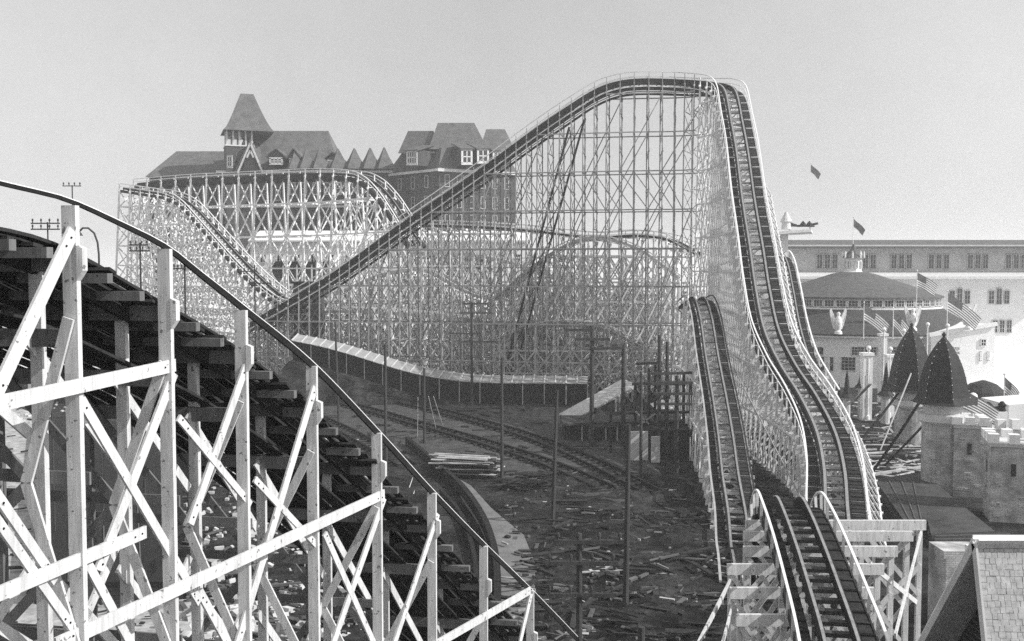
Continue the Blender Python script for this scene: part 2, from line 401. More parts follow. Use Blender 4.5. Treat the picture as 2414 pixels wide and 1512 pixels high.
# ------------------------------------------------------------------ ground
def sheet(name, pts, mat, z=0.0, up=True):
    o = MB().poly([(p[0], p[1], z) for p in pts]).build(name, M[mat]); 
    if o.data.polygons[0].normal.z < 0: o.data.flip_normals()
    return struct(o)
sheet('ground', [(-480, -120), (480, -120), (480, 420), (-480, 420)], 'ground')
# the pale shore lies beyond the park, one big sheet to the horizon just below the park ground
sheet('shore', [(-9000, -3000), (9000, -3000), (9000, 9000), (-9000, 9000)], 'shore', -1.6)
sheet('beach', [(-400, 172), (45, 172), (45, 400), (-400, 400)], 'shore', .004)
def gsheet(name, disp, mat, z): return sheet(name, [gr(x, y)[:2] for x, y in disp], mat, z)
gsheet('gravel_lot', [(-300, 1000), (40, 960), (180, 1010), (200, 1180), (60, 1400), (330, 1420), (640, 1400), (760, 1620), (-300, 1900)], 'gravel', .004)
gsheet('sandy_path', [(1065, 1120), (1110, 1145), (1160, 1200), (1235, 1262), (1262, 1330), (1260, 1430), (1250, 1560), (1130, 1560), (1165, 1400), (1160, 1310), (1130, 1240), (1090, 1180)], 'sand', .008)
gsheet('yard', [(560, 845), (1000, 905), (1400, 945), (1570, 1130), (1470, 1190), (1100, 1110), (900, 1090), (560, 960)], 'yard', .004)
gsheet('plaza', [(2140, 822), (2700, 822), (2800, 1020), (2400, 1000), (2290, 960), (2240, 905)], 'stucco', .004)

# ------------------------------------------------------------------ near left trestle
PX = [-60, 165, 388, 568, 735, 888, 1018, 1140, 1250, 1365, 1470]
PY_ = [418, 480, 583, 728, 860, 1018, 1160, 1285, 1390, 1512, 1625]
PZ = [12.2, 14, 16, 18, 20, 22, 24, 26, 28, 30, 32]
DY = [548, 602, 724, 830, 960, 1100, 1237, 1376, 1500, 1640, 1780]
def zP(x): return interp(list(zip(PX, PZ)), x)
th = R(10); n0 = Vector((math.cos(th), -math.sin(th), 0)); h0 = Vector((math.sin(th), math.cos(th), 0))
TR = thing('coaster_trestle', (at(388, 583, 16).x, 16, 0), 'near wooden coaster trestle of pale posts descending from upper left, with curved top rail', 'coaster trestle')
tops = [at(x, y, z) for x, y, z in zip(PX, PY_, PZ)]
decks = [at(x, y, z).z for x, y, z in zip(PX, DY, PZ)]
hp = Path([at(x, y, z) for x, y, z in [(-60, 418, 12.2), (0, 436, 12.7), (80, 454, 13.3), (165, 477, 14), (280, 528, 15), (388, 582, 16), (470, 645, 17), (568, 722, 18), (735, 858, 20), (888, 1016, 22), (1018, 1158, 24), (1140, 1283, 26), (1250, 1391, 28), (1365, 1510, 30), (1470, 1623, 32)]], .4)
hh_ = lambda i: .05+.075*min(1, max(0, (hp.p[i].y-14)/5))
hrl = hp.sweep(MB(), 0, lambda i: .04-hh_(i)/2, .045, hh_).build('top_rail', M['black'], TR)
hp.sweep(MB(), 0, .048, .055, .014).build('sunlit_rail_edge', M['paint'], hrl)  # white strip painting the sunlit top edge of the dark rail
FP = []
def plank_bent(p, q, h=.17, t=.045, name='brace', mat='lumber', depth=0): MB().beam(Vector(p)+h0*depth, Vector(q)+h0*depth, t, h, side=h0).build(name, M[mat], TR)

for i, (tp, dz) in enumerate(zip(tops, decks)):
    P0 = Vector((tp.x, tp.y, 0)); Q0 = P0 + n0*(-[1.0, .74, .95, 1.1, 1.25, 1.3, 1.3, 1.3, 1.3, 1.3, 1.3][i]); FP.append((P0, Q0))
    MB().beam(P0, tp-Vector((0, 0, .03)), .22, .1, side=n0).build('post', M['lumber'], TR)
    MB().beam(Q0+h0*.25, Vector((Q0.x, Q0.y, dz-.1))+h0*.25, .19, .11, side=n0).build('post', M['lumber'], TR)
    z = lambda k: Vector((0, 0, k))
    # the outer post row of the far side of the track
    S0 = P0 - n0*3.3
    MB().beam(S0+h0*.2, S0+h0*.2+z(dz+1.1 if i > 3 else dz-.1), .17, .14, side=n0).build('post', M['shaded_lumber'], TR)
    MB().beam(P0+z(dz-.1)-n0*3.5+h0*.13, P0+z(dz-.1)-n0*.0+h0*.13, .12, .27, side=h0).build('ledger', M['shaded_lumber'], TR)
    # splice cleat, lower end cut to a taper
    c = P0+n0*.165+z(dz-.1)
    mb = MB(); a = .05; b_ = .06
    A = [c+n0*x_+z(zz) for x_, zz in ((-a, .24), (a, .2), (a, -.12), (-a, -.26))]
    mb.slab([p-h0*b_ for p in A], 2*b_, dirn=-h0).build('cleat', M['lumber'], TR)
    # bent bracing between inner and outer posts and across to the far row
    lv = dz-.9
    for k in range(4):
        z1, z2 = lv-k*2.4, lv-(k+1)*2.4
        if z2 < .3: break
        if k % 2 == 0:
            plank_bent(Q0+z(z2), P0+z(z1), depth=-.09); plank_bent(S0+z(z1), Q0+z(z2), mat='shaded_lumber', depth=.02)
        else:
            plank_bent(P0+z(z2), Q0+z(z1), depth=-.09); plank_bent(S0+z(z2), Q0+z(z1), mat='shaded_lumber', depth=.02)
        plank_bent(S0+z(z2), P0+z(z2), .19, name='girt', mat='shaded_lumber', depth=.34)
# deck: planks running with the track, dark stringers, rails
dpts = [tp.copy() for tp in tops]
for p, dz in zip(dpts, decks): p.z = dz+.1
dpth = Path(dpts, .45)
for i in range(len(dpth.n)): dpth.n[i] = n0.copy(); dpth.u[i] = Vector((0, 0, 1))
for k in range(15):
    a = -3.3+k*.272
    if a < -.12: dpth.sweep(MB(), a, .05, (.225, .14, .2)[k % 3], .05).build('deck_plank', M['deck'], TR)
for i in range(2, len(dpth.p)-1):
    if rnd.random() < .85: MB().beam(dpth.off(i, -.9, -.06), dpth.off(i, rnd.uniform(-.26, .08), -.06+rnd.uniform(-.02, .03)), rnd.uniform(.12, .3), .05, side=dpth.t[i]).build('tread', M['deck'], TR)
for i, (tp, dz) in enumerate(zip(tops[:-1], decks[:-1])):
    for t_ in (.35, .7):
        c = tops[i].lerp(tops[i+1], t_); c.z = decks[i]+(decks[i+1]-decks[i])*t_-.05
        MB().beam(c-n0*3.3, c+n0*rnd.uniform(.0, .07), .14, .15, side=h0).build('ledger', M['shaded_lumber'], TR)
for a in (-3.1, -2.3, -1.5, -.75): dpth.sweep(MB(), a, -.16, .1, .3).build('stringer', M['dark_wood'], TR)
for k in range(11):
    dpth.sweep(MB(), -3.2+k*.235, -1.0+(.05 if k % 2 else 0), (.21, .15, .18)[k % 3], .05).build('catwalk_plank', M['deck'], TR)
for tp, dz in zip(tops, decks):
    c = Vector((tp.x, tp.y, dz-1.2)); MB().beam(c-n0*3.3+h0*.13, c-n0*.2+h0*.13, .12, .26, side=h0).build('ledger', M['shaded_lumber'], TR)
for a in (-2.4, -1.5):
    r = dpth.sweep(MB(), a, .2, .12, .24).build('rail', M['dark_wood'], TR); dpth.sweep(MB(), a, .33, .07, .025).build('running_strip', M['steel'], r)
# plank braces nailed along the outer row (photo positions, on the row's own plane)
def zrow(x): return zP(x)-.14
for x1, y1, x2, y2, hh in [(-70, 966, 412, 861, .21), (-60, 1424, 343, 1254, .2), (130, 1522, 905, 1165, .22), (1010, 1530, 1250, 1392, .22),
                           (172, 545, -20, 950, .21), (410, 880, 232, 1345, .17), (585, 848, 448, 1236, .16), (742, 912, 556, 1530, .17), (905, 1175, 770, 1560, .16), (1032, 1212, 915, 1560, .15), (1252, 1400, 1215, 1560, .15),
                           (180, 925, 470, 1420, .16), (470, 1395, 560, 1560, .16), (765, 1258, 900, 1560, .14), (185, 1290, 330, 1560, .15), (-20, 1150, 130, 1370, .15), (420, 985, 590, 1190, .13), (600, 1130, 750, 1290, .13), (-20, 1210, 170, 1480, .14)]:
    a = at(x1, y1, zrow(x1)); b = at(x2, y2, zrow(x2)); br_ = MB().beam(a, b, .045, hh).build('brace', M['lumber'], TR)
    d_ = (b-a).normalized(); s_ = d_.cross(Vector((0, 0, 1))).normalized(); s_ = s_ if s_.y < 0 else -s_; bo = MB()
    for t_, L_ in ((.12, a), (.12, b), (.3, a), (.3, b)):
        p = L_+d_*(t_ if L_ is a else -t_)+Vector((0, 0, rnd.uniform(-.05, .05))); bo.tube([p+s_*.015, p+s_*.035], .016, 8)
    bo.build('bolts', M['black'], br_)
# bracing of the inner row
for i in range(len(FP)-1):
    (p, q), (p2, q2) = FP[i], FP[i+1]
    for k in range(3):
        z1 = decks[i]-1.2-k*3.2; z2 = decks[i+1]-3.6-k*3.2
        if z2 < .2: break
        MB().beam(Vector((q.x, q.y, z1)), Vector((q2.x, q2.y, z2+1.0)), .045, .16).build('brace', M['lumber'], TR)
        if k: MB().beam(Vector((q.x, q.y, z2+.6)), Vector((q2.x, q2.y, z1-.4)), .045, .16).build('brace', M['lumber'], TR)

# ------------------------------------------------------------------ the big hill
def P3(L_): return [at(*p) for p in L_]
BH = thing('roller_coaster_hill', tuple(gr(1700, 950)), 'tallest coaster hill, track climbing from the left and plunging down a curved drop on the right', 'coaster hill')
bp = Path(P3([(590, 775, 133), (650, 738, 131), (700, 708, 130), (780, 660, 129), (860, 604, 128), (940, 545, 127), (1050, 470, 126), (1150, 400, 125), (1250, 326, 124), (1340, 264, 123), (1400, 226, 122.5), (1450, 206, 122), (1510, 198, 121.5), (1600, 200, 121), (1660, 203, 119.5), (1700, 208, 117.3), (1722, 228, 114.5), (1737, 300, 110), (1751, 380, 106), (1764, 480, 101), (1782, 590, 95), (1797, 690, 90), (1818, 790, 85), (1855, 870, 80), (1903, 945, 74), (1945, 1030, 68), (1966, 1120, 62), (1972, 1220, 56.5), (1978, 1290, 53)]), .55)
track(BH, bp, 3.4, 1.3, .32, .5, hr=1.15, hw=.11, side=.4, tie_sp=1.2)
for s_ in (-1, 1):
    bp.sweep(MB(), s_*1.68, -.62, .07, .12, i1=int(len(bp.p)*.5)).build('ledger_strip', M['lumber_far'], BH)
    bp.sweep(MB(), s_*1.66, -.95, .06, .28, i1=int(len(bp.p)*.5)).build('side_board', M['dark_wood'], BH)
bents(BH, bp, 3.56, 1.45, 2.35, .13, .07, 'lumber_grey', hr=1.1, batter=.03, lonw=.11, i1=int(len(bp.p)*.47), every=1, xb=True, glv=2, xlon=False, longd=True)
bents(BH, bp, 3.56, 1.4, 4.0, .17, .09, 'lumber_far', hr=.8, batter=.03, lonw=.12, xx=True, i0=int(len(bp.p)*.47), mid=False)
i0_ = int(len(bp.p)*.62); mo = MB()
bp.sweep(MB(), -2.55, -.5, .1, .16, i0=i0_).build('outer_stringer', M['lumber_far'], BH)
for q, i in enumerate(range(i0_, len(bp.p), 2)):
    MB().beam(bp.off(i, -1.75, 1.0), bp.off(i, -2.6, -.55), .09, .09, side=bp.t[i]).build('outrigger', M['lumber_far'], BH)
    MB().beam(bp.off(i, -1.6, -.5), bp.off(i, -2.7, -.5), .12, .12, side=bp.t[i]).build('outrigger', M['lumber_far'], BH)
for (x1, y1, x2, y2) in ((1378, 282, 1198, 930), (1342, 300, 1175, 930)):
    MB().beam(at(x1, y1, 120.5), at(x2, y2, 126.5), .2, .2).build('raker', M['dark_wood'], BH)
for k in range(7):
    t0, t1 = k/7, (k+1)/7
    f = lambda t, a: at(a[0]+(a[2]-a[0])*t, a[1]+(a[3]-a[1])*t, 120.5+6*t)
    A, B_ = (1378, 282, 1198, 930), (1342, 300, 1175, 930)
    MB().beam(f(t0, A), f(t1, B_), .06, .1).build('raker_brace', M['dark_wood'], BH); MB().beam(f(t0, B_), f(t1, A), .06, .1).build('raker_brace', M['dark_wood'], BH)

# ------------------------------------------------------------------ other tracks
def coaster(name, label, pts, W, sp, lv, pw=.24, bw=.14, hr=1.0, side=.5, mat='lumber_far', cat='coaster track', gauge=1.1, step=.6, singles=True, slat=False, hs=(-1, 1), deckm='deck', railm='dark_wood', hrm='paint', **k):
    pth = Path(P3(pts), step); c = pth.p[len(pth.p)//2]
    rt = thing(name, (c.x, c.y, 0), label, cat)
    track(rt, pth, W, gauge, .24, .35, hr=hr, hw=.13, side=side, singles=singles, slat=slat, tie_sp=.9, hr_sides=hs, deckm=deckm, railm=railm, hrm=hrm)
    bents(rt, pth, W+.12, sp, lv, pw, bw, mat, hr=hr, lonw=.17, **k)
    return rt, pth
coaster('coaster_track', 'leftmost coaster track, curving over a low crest and diving to the valley', [(296, 448, 172), (350, 456, 170), (400, 464, 167), (445, 486, 163), (500, 545, 156), (560, 612, 149), (620, 672, 142), (675, 715, 135), (710, 728, 131.5)], 2.8, 2.3, 3.4, side=.5, batter=.08)
coaster('coaster_track', 'long level coaster track before the hotel, bending down at its right end', [(330, 437, 184), (450, 427, 178), (600, 420, 172), (750, 414, 166), (835, 417, 160), (878, 434, 156), (912, 468, 152), (942, 512, 148), (965, 550, 145), (985, 580, 143)], 2.9, 3.7, 5.5, pw=.26, bw=.15, side=.8, mid=False)
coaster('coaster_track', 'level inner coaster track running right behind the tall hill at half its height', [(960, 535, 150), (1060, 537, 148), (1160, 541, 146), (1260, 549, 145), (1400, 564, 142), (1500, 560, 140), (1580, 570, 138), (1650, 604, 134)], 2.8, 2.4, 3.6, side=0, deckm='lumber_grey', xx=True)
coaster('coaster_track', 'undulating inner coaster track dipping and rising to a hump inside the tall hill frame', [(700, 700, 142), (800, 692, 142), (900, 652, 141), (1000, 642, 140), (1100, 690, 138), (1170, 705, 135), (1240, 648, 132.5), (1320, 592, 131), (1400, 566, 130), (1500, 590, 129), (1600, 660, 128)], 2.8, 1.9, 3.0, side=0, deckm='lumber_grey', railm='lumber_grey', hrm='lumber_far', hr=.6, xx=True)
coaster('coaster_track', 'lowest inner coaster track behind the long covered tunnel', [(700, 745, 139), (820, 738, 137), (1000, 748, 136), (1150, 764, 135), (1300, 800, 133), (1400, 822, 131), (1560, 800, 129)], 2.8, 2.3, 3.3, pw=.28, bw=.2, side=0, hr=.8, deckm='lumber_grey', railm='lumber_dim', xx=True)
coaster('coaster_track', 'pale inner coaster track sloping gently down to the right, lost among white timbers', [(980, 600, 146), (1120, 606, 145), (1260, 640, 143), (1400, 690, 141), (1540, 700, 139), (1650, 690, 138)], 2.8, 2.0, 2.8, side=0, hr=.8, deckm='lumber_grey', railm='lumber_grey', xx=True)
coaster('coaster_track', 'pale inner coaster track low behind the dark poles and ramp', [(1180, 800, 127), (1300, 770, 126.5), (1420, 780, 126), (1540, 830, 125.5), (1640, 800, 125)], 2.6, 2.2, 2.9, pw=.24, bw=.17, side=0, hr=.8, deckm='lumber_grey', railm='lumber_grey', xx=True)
DT, dp = coaster('coaster_track', 'dark coaster track descending toward the viewer, left of the tall plunging drop', [(1628, 722, 99.5), (1648, 709, 97), (1664, 755, 91), (1679, 850, 84), (1697, 950, 77), (1711, 1040, 71), (1722, 1130, 65), (1737, 1220, 60), (1745, 1295, 55.3), (1753, 1333, 52.2), (1764, 1400, 47.6)], 2.7, 2.2, 3.2, pw=.16, bw=.09, side=.35, hr=.5, singles=True, slat=True, hs=(1,), hrm='lumber_grey')
dp.sweep(MB(), -1.35, .5, .1, .1).build('handrail', M['dark_wood'], DT)
coaster('coaster_track', 'narrow coaster track falling close along the right side of the tall drop', [(1805, 640, 116), (1830, 606, 112), (1846, 625, 108), (1860, 690, 103), (1874, 770, 97), (1893, 840, 91.5), (1915, 885, 88), (1945, 935, 85)], 2.3, 2.4, 3.4, pw=.16, bw=.1, side=.5, hr=.7, slat=True, gauge=.9, singles=True)

for (x1, y1, Y1, x2, y2, Y2) in ((1735, 868, 84, 1905, 1192, 61), (1742, 1040, 72, 1790, 1200, 62)):
    MB().beam(at(x1, y1, Y1)-Vector((.2, 0, 0)), at(x2, y2, Y2)-Vector((.2, 0, 0)), .05, .11).build('brace', M['lumber_grey'], BH)
# near right hill
CT = thing('coaster_track', (at(1900, 1300, 29.5).x, 29.5, 0), 'nearest coaster track at lower right, cresting and running down toward the viewer between white handrails', 'coaster track')
ck = Path(P3([(1795, 1485, 41), (1812, 1400, 39.2), (1828, 1300, 37.5), (1842, 1222, 35.6), (1858, 1192, 33.6), (1880, 1232, 31.5), (1912, 1316, 29.2), (1945, 1415, 26.8), (1978, 1520, 24.5), (2012, 1655, 22), (2040, 1800, 20)]), .3)
track(CT, ck, 2.15, .86, .15, .3, hr=.5, hw=.075, side=.3, tie_sp=.6, tiem='tie_dark')
for i in range(0, len(ck.p), 4):
    for s_ in (-1, 1):
        MB().beam(ck.off(i, s_*1.07, -.3), ck.off(i, s_*1.07, .48), .07, .09, side=ck.t[i]).build('handrail_post', M['lumber'], CT)
for (xl, xr, y, Y, pl) in [(1757, 2182, 1238, 33.4, 2168), (1752, 2152, 1264, 32.3, 2140), (1752, 2115, 1300, 31.2, 2108), (1714, 2083, 1342, 30, 2078), (1720, 2060, 1398, 28.6, 2052), (1735, 2045, 1462, 27.2, 2036), (1745, 2040, 1540, 25.6, 2026)]:
    a = at(xl, y, Y); b = at(xr, y, Y); u = Vector((1, 0, 0)); hh = Vector((0, 1, 0))
    MB().beam(a, b, .12, .34, side=hh).build('ledger', M['lumber'], CT)
    A = Vector((a.x+.15, a.y+.14, 0)); B_ = Vector((b.x-.15, b.y+.14, 0)); C_ = A.lerp(B_, .36); D_ = A.lerp(B_, .66)
    for q in (A, B_, C_, D_): MB().beam(q, q+Vector((0, 0, a.z-.17)), .17, .15, side=u).build('post', M['lumber'], CT)
    for k in range(3):
        z1 = a.z-.2-k*2.3; z2 = z1-2.3
        if z2 < .2: break
        for (q, r) in ((A, C_), (D_, B_)):
            MB().beam(q+Vector((0, -.12, z1)), r+Vector((0, -.12, z2)), .05, .15, side=hh).build('brace', M['lumber'], CT)
            MB().beam(q+Vector((0, .12, z2)), r+Vector((0, .12, z1)), .05, .15, side=hh).build('brace', M['lumber'], CT)
    MB().beam(B_+Vector((0, -.1, a.z-1.4)), B_+Vector((-1.5, -.1, a.z-3.2)), .05, .17, side=hh).build('brace', M['lumber'], CT)
for (x1, y1, Y1, x2, y2, Y2) in [(2172, 1255, 33.4, 2110, 1500, 27), (2050, 1330, 30, 2160, 1420, 33), (1722, 1370, 30, 1640, 1530, 27.5), (1735, 1400, 30, 1700, 1530, 26)]:
    MB().beam(at(x1, y1, Y1), at(x2, y2, Y2), .06, .16).build('brace', M['lumber'], CT)
# ------------------------------------------------------------------ covered tunnel on its bank
def wallpath(pts, step=1.3): return Path([at(*p) for p in pts], step)
tp_ = wallpath([(690, 790, 125), (760, 804, 124), (830, 823, 122.5), (960, 862, 120), (1060, 881, 118.2), (1150, 888, 117), (1260, 889, 116.2), (1385, 890, 115.6)])
TU = thing('covered_tunnel', (tp_.p[len(tp_.p)//2].x, 124, 0), 'long low snaking dark-walled tunnel with pale striped lean-to roof below the lattice', 'tunnel')
mbw, mbr, mbs = MB(), MB(), []; k = len(tp_.p)
basez = []
for i in range(k):
    basez.append(max(0, tp_.p[i].z-3.3))
for i in range(k-1):
    a, b = tp_.p[i], tp_.p[i+1]; n = tp_.n[i] if tp_.n[i].y < 0 else -tp_.n[i]; n2 = tp_.n[i+1] if tp_.n[i+1].y < 0 else -tp_.n[i+1]
    A = Vector((a.x, a.y, 0)); B_ = Vector((b.x, b.y, 0)); z = lambda q: Vector((0, 0, q))
    mbw.slab([A+z(basez[i]-.2), B_+z(basez[i+1]-.2), B_+z(b.z-.72), A+z(a.z-.72)], .12, dirn=n)
    mbr.slab([A+n*.25+z(a.z-.72), B_+n2*.25+z(b.z-.72), B_-n2*1.6+z(b.z), A-n*1.6+z(a.z)], .08)
    mbs.append(MB().beam(A+n*.3+z(a.z-.68), A-n*1.6+z(a.z+.06), .16, .1))
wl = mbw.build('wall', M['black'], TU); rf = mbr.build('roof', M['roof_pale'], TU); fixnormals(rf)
for b_ in mbs: b_.build('batten', M['trim'], rf)
for i in range(0, k, 2):
    a = tp_.p[i]; n = tp_.n[i] if tp_.n[i].y < 0 else -tp_.n[i]; A = Vector((a.x, a.y, 0))+n*.1
    if i > 0: MB().beam(A+Vector((0, 0, basez[i]-.2)), A+Vector((0, 0, a.z-.72)), .12, .12).build('post', M['lumber_grey'], TU)
mb = MB()
for i in range(k-1):
    a, b = tp_.p[i], tp_.p[i+1]; n = tp_.n[i] if tp_.n[i].y < 0 else -tp_.n[i]; n2 = tp_.n[i+1] if tp_.n[i+1].y < 0 else -tp_.n[i+1]
    mb.poly([Vector((a.x, a.y, basez[i]+.01))-n*2, Vector((a.x, a.y, basez[i]+.01))+n*1.2, Vector((b.x, b.y, basez[i+1]+.01))+n2*1.2, Vector((b.x, b.y, basez[i+1]+.01))-n2*2])
    mb.poly([Vector((a.x, a.y, basez[i]+.01))+n*1.2, Vector((a.x, a.y, -.05))+n*(1.5+basez[i]*2.2), Vector((b.x, b.y, -.05))+n2*(1.5+basez[i+1]*2.2), Vector((b.x, b.y, basez[i+1]+.01))+n2*1.2])
struct(fixnormals(mb.build('embankment', M['ground'])))

# ------------------------------------------------------------------ hotel (far left) and annex
def win(parent, c, u, w_, h_, muntx=1, munty=1, nrm=None, fr=.14, framem='trim', dep=.12):
    "window: frame part with muntins and a glass pane below it"
    c = Vector(c); u = Vector(u).normalized(); n = nrm if nrm is not None else Vector((u.y, -u.x, 0)); z = Vector((0, 0, 1)); f = MB()
    def bar(a, b, t): f.beam(c+u*a[0]+z*a[1]+n*dep*.5, c+u*b[0]+z*b[1]+n*dep*.5, t, dep, side=(b[0]-a[0])*z-(b[1]-a[1])*u)
    x, y = w_/2, h_/2
    bar((-x-fr/2, y), (x+fr/2, y), fr); bar((-x-fr/2, -y), (x+fr/2, -y), fr*1.2); bar((-x, -y), (-x, y), fr); bar((x, -y), (x, y), fr)
    for k in range(1, muntx+1): bar((-x+2*x*k/(muntx+1), -y), (-x+2*x*k/(muntx+1), y), fr*.5)
    for k in range(1, munty+1): bar((-x, -y+2*y*k/(munty+1)), (x, -y+2*y*k/(munty+1)), fr*.5)
    fo = f.build('window', M[framem], parent)
    p = MB().slab([c-u*x-z*y+n*.03, c+u*x-z*y+n*.03, c+u*x+z*y+n*.03, c-u*x+z*y+n*.03], .05, dirn=n); p.build('pane', M['glass'], fo)
    return fo
def prismhull(pts_faces, mat, name, parent):
    v, f = pts_faces; o = MB().add(v, f).build(name, M[mat], parent); return fixnormals(o)

HY = 205
HT = thing('seaside_hotel', (at(580, 400, HY).x, HY, 0), 'large dark hotel with tall flared tower roof and a row of pointed dormers', 'hotel')
def V(x, y, Y): return at(x, y, Y)
def extr(name, mat, parent, front, depth, mbk=None):
    "block whose front face is the polygon given in display points at its own depth, extruded back"
    mb = MB().slab(front, depth, dirn=Vector((0, -1, 0))); o = mb.build(name, M[mat], parent); return fixnormals(o)
z0 = lambda p: Vector((p.x, p.y, 0))
# main wing wall
extr('wall', 'wall_hotel', HT, [z0(V(512, 400, 206)), z0(V(925, 400, 206)), V(925, 402, 206), V(512, 402, 206)], 26)
extr('wall', 'wall_hotel', HT, [z0(V(352, 400, 212)), z0(V(512, 400, 212)), V(512, 414, 212), V(352, 414, 212)], 18)
# main roof: hipped, ridge back from the eave
def hip(name, mat, parent, eave, ridge, over=.0):
    e = [Vector(p) for p in eave]; r = [Vector(p) for p in ridge]
    v = e+r
    return prismhull((v, [(0, 1, 5, 4), (1, 2, 5), (2, 3, 4, 5), (3, 0, 4), (3, 2, 1, 0)]), mat, name, parent)
ez = V(580, 405, 204).z
def hp2(x0, x1, ye, Yf, Yb, rx0, rx1, yr, name='roof', mat='roof_hotel', par=None):
    Ym = (Yf+Yb)/2; e = V(x0, ye, Yf).z
    a, b = V(x0, ye, Yf), V(x1, ye, Yf); c = Vector((b.x+0, Yb, e)); d = Vector((a.x, Yb, e))
    return hip(name, mat, par, [a, b, c, d], [V(rx0, yr, Ym), V(rx1, yr, Ym)])
hp2(548, 800, 408, 203, 224, 580, 774, 309, par=HT)
hp2(342, 560, 417, 209, 232, 416, 560, 357, par=HT)
# gabled cross wings with dormers
def gable(x0, x1, xa, ye, ya, Yf, Yb, par, mat='roof_hotel', wallm='wall_hotel', nm='dormer', over=.5):
    a, b, t = V(x0, ye, Yf), V(x1, ye, Yf), V(xa, ya, Yf)
    w_ = MB().slab([a, b, t], .4, dirn=Vector((0, -1, 0))).build(nm, M[wallm], par)
    for (p, q) in ((a, t), (t, b)):
        n = (q-p).cross(Vector((0, 1, 0))).normalized(); n = n if n.z > 0 else -n
        pp, qq = p-Vector((0, over, 0))+n*.02, q-Vector((0, over, 0))+n*.02
        bk = Vector((0, Yb-Yf, 0))
        MB().slab([pp, qq, qq+bk, pp+bk] if (qq-pp).cross(bk).z > 0 else [pp, pp+bk, qq+bk, qq], -.25 if False else .22, dirn=-n).build('roof', M[mat], w_)
    return w_
g1 = gable(556, 616, 590, 408, 338, 202.5, 215, HT)
# arched opening in that gable
mb = MB(); c = V(588, 386, 202.2); mb.slab([c+Vector((math.cos(a_)*1.1, 0, math.sin(a_)*1.3)) for a_ in [math.pi*k/10 for k in range(11)]]+[c+Vector((-1.1, 0, -1.6)), c+Vector((1.1, 0, -1.6))][::1], .1, dirn=Vector((0, -1, 0))); mb.build('arched_opening', M['glass'], g1)
for s_ in (-1, 1):
    for (x_, y_, x2, y2) in ((590, 338, 590+s_*30, 408), (590, 355, 590+s_*8, 372)):
        MB().beam(V(x_, y_, 202), V(x2, y2, 202), .2, .35).build('trim_board', M['trim'], g1)
# square tower
tb = V(548, 400, 203.5)
tc_ = Vector((V(583, 300, 207).x, 207.5, 0))
def sqring(c, r, z, rz=R(-12)): return [c+Matrix.Rotation(rz, 3, 'Z') @ Vector((sx*r, sy*r, 0))+Vector((0, 0, z)) for sx, sy in ((-1, -1), (1, -1), (1, 1), (-1, 1))]
zt = lambda y: V(583, y, 204).z
def sqloft(prof, c, mat, name, par, rz=R(-12)):
    v = []; f = []
    for r, z in prof: v += sqring(c, r, z, rz)
    for i in range(len(prof)-1):
        for j in range(4): f.append((i*4+j, i*4+(j+1) % 4, (i+1)*4+(j+1) % 4, (i+1)*4+j))
    f += [(3, 2, 1, 0), tuple(len(v)-4+k for k in range(4))]
    return prismhull((v, f), mat, name, par)
TW = 5.4
sqloft([(2.8, zt(309)), (5.1, zt(311)), (4.5, zt(303)), (3.6, zt(283)), (2.55, zt(255)), (1.3, zt(218))], Vector((V(582, 300, 207).x, 207, 0)), 'roof_hotel', 'tower_roof', HT, R(20))
tcx = Vector((V(562, 300, 205.5).x, 205.5, 0))
sqloft([(2.8, 0), (2.8, zt(346))], tcx, 'wall_hotel', 'tower_wall', HT, R(20))
sqloft([(2.95, zt(347)), (2.95, zt(344))], tcx, 'trim', 'tower_cornice', HT, R(20))
for (a_, b_) in [(i, j) for i in range(5) for j in range(5) if i in (0, 4) or j in (0, 4)]:
    p = tcx+Matrix.Rotation(R(20), 3, 'Z') @ Vector((-2.5+a_*1.25, -2.5+b_*1.25, 0))
    MB().beam(p+Vector((0, 0, zt(344))), p+Vector((0, 0, zt(310))), .3, .3).build('belfry_post', M['trim'], HT)
sqloft([(2.4, zt(324)), (2.4, zt(311))], tcx, 'glass', 'belfry_lining', HT, R(20))
win(HT, V(543, 382, 201.3)+Vector((0, -.3, 0)), (1, -.3, 0), 1.0, 2.2, 1, 1, fr=.3)
# dormer windows
for (x0, x1, ye, ya, nm) in [(634, 668, 388, 352, 2), (682, 704, 392, 352, 1), (770, 800, 392, 360, 1)]:
    xm = (x0+x1)/2; d = gable(x0-6, x1+6, xm, (ye+ya)/2+2, ya, 201.6, 212, HT)
    a, b = V(x0, ye, 201.4), V(x1, ye, 201.4); t = V(x0, (ye+ya)/2+2, 201.4).z
    MB().slab([a, b, Vector((b.x, b.y, t)), Vector((a.x, a.y, t))], 4, dirn=Vector((0, -1, 0))).build('dormer_wall', M['wall_hotel'], d)
    win(d, Vector(((a.x+b.x)/2, a.y-.05, (a.z+t)/2)), (1, 0, 0), (b.x-a.x)*.8, (t-a.z)*.8, nm, 1, fr=.35)
# row of pointed dormer roofs
for x, ya, w_ in [(700, 356, 36), (726, 354, 38), (757, 352, 38), (800, 353, 42), (838, 352, 42), (875, 351, 42), (908, 350, 40)]:
    c = Vector((V(x, 400, 203).x, 201.6, 0)); r = w_*203/F*.52
    zz = [V(x, y, 203).z for y in (402, 396, ya)]
    sqloft([(r, zz[0]), (r*.93, zz[1]), (r*.45, (zz[1]+zz[2])/2), (.12, zz[2])], c, 'roof_hotel', 'pointed_roof', HT, R(25))
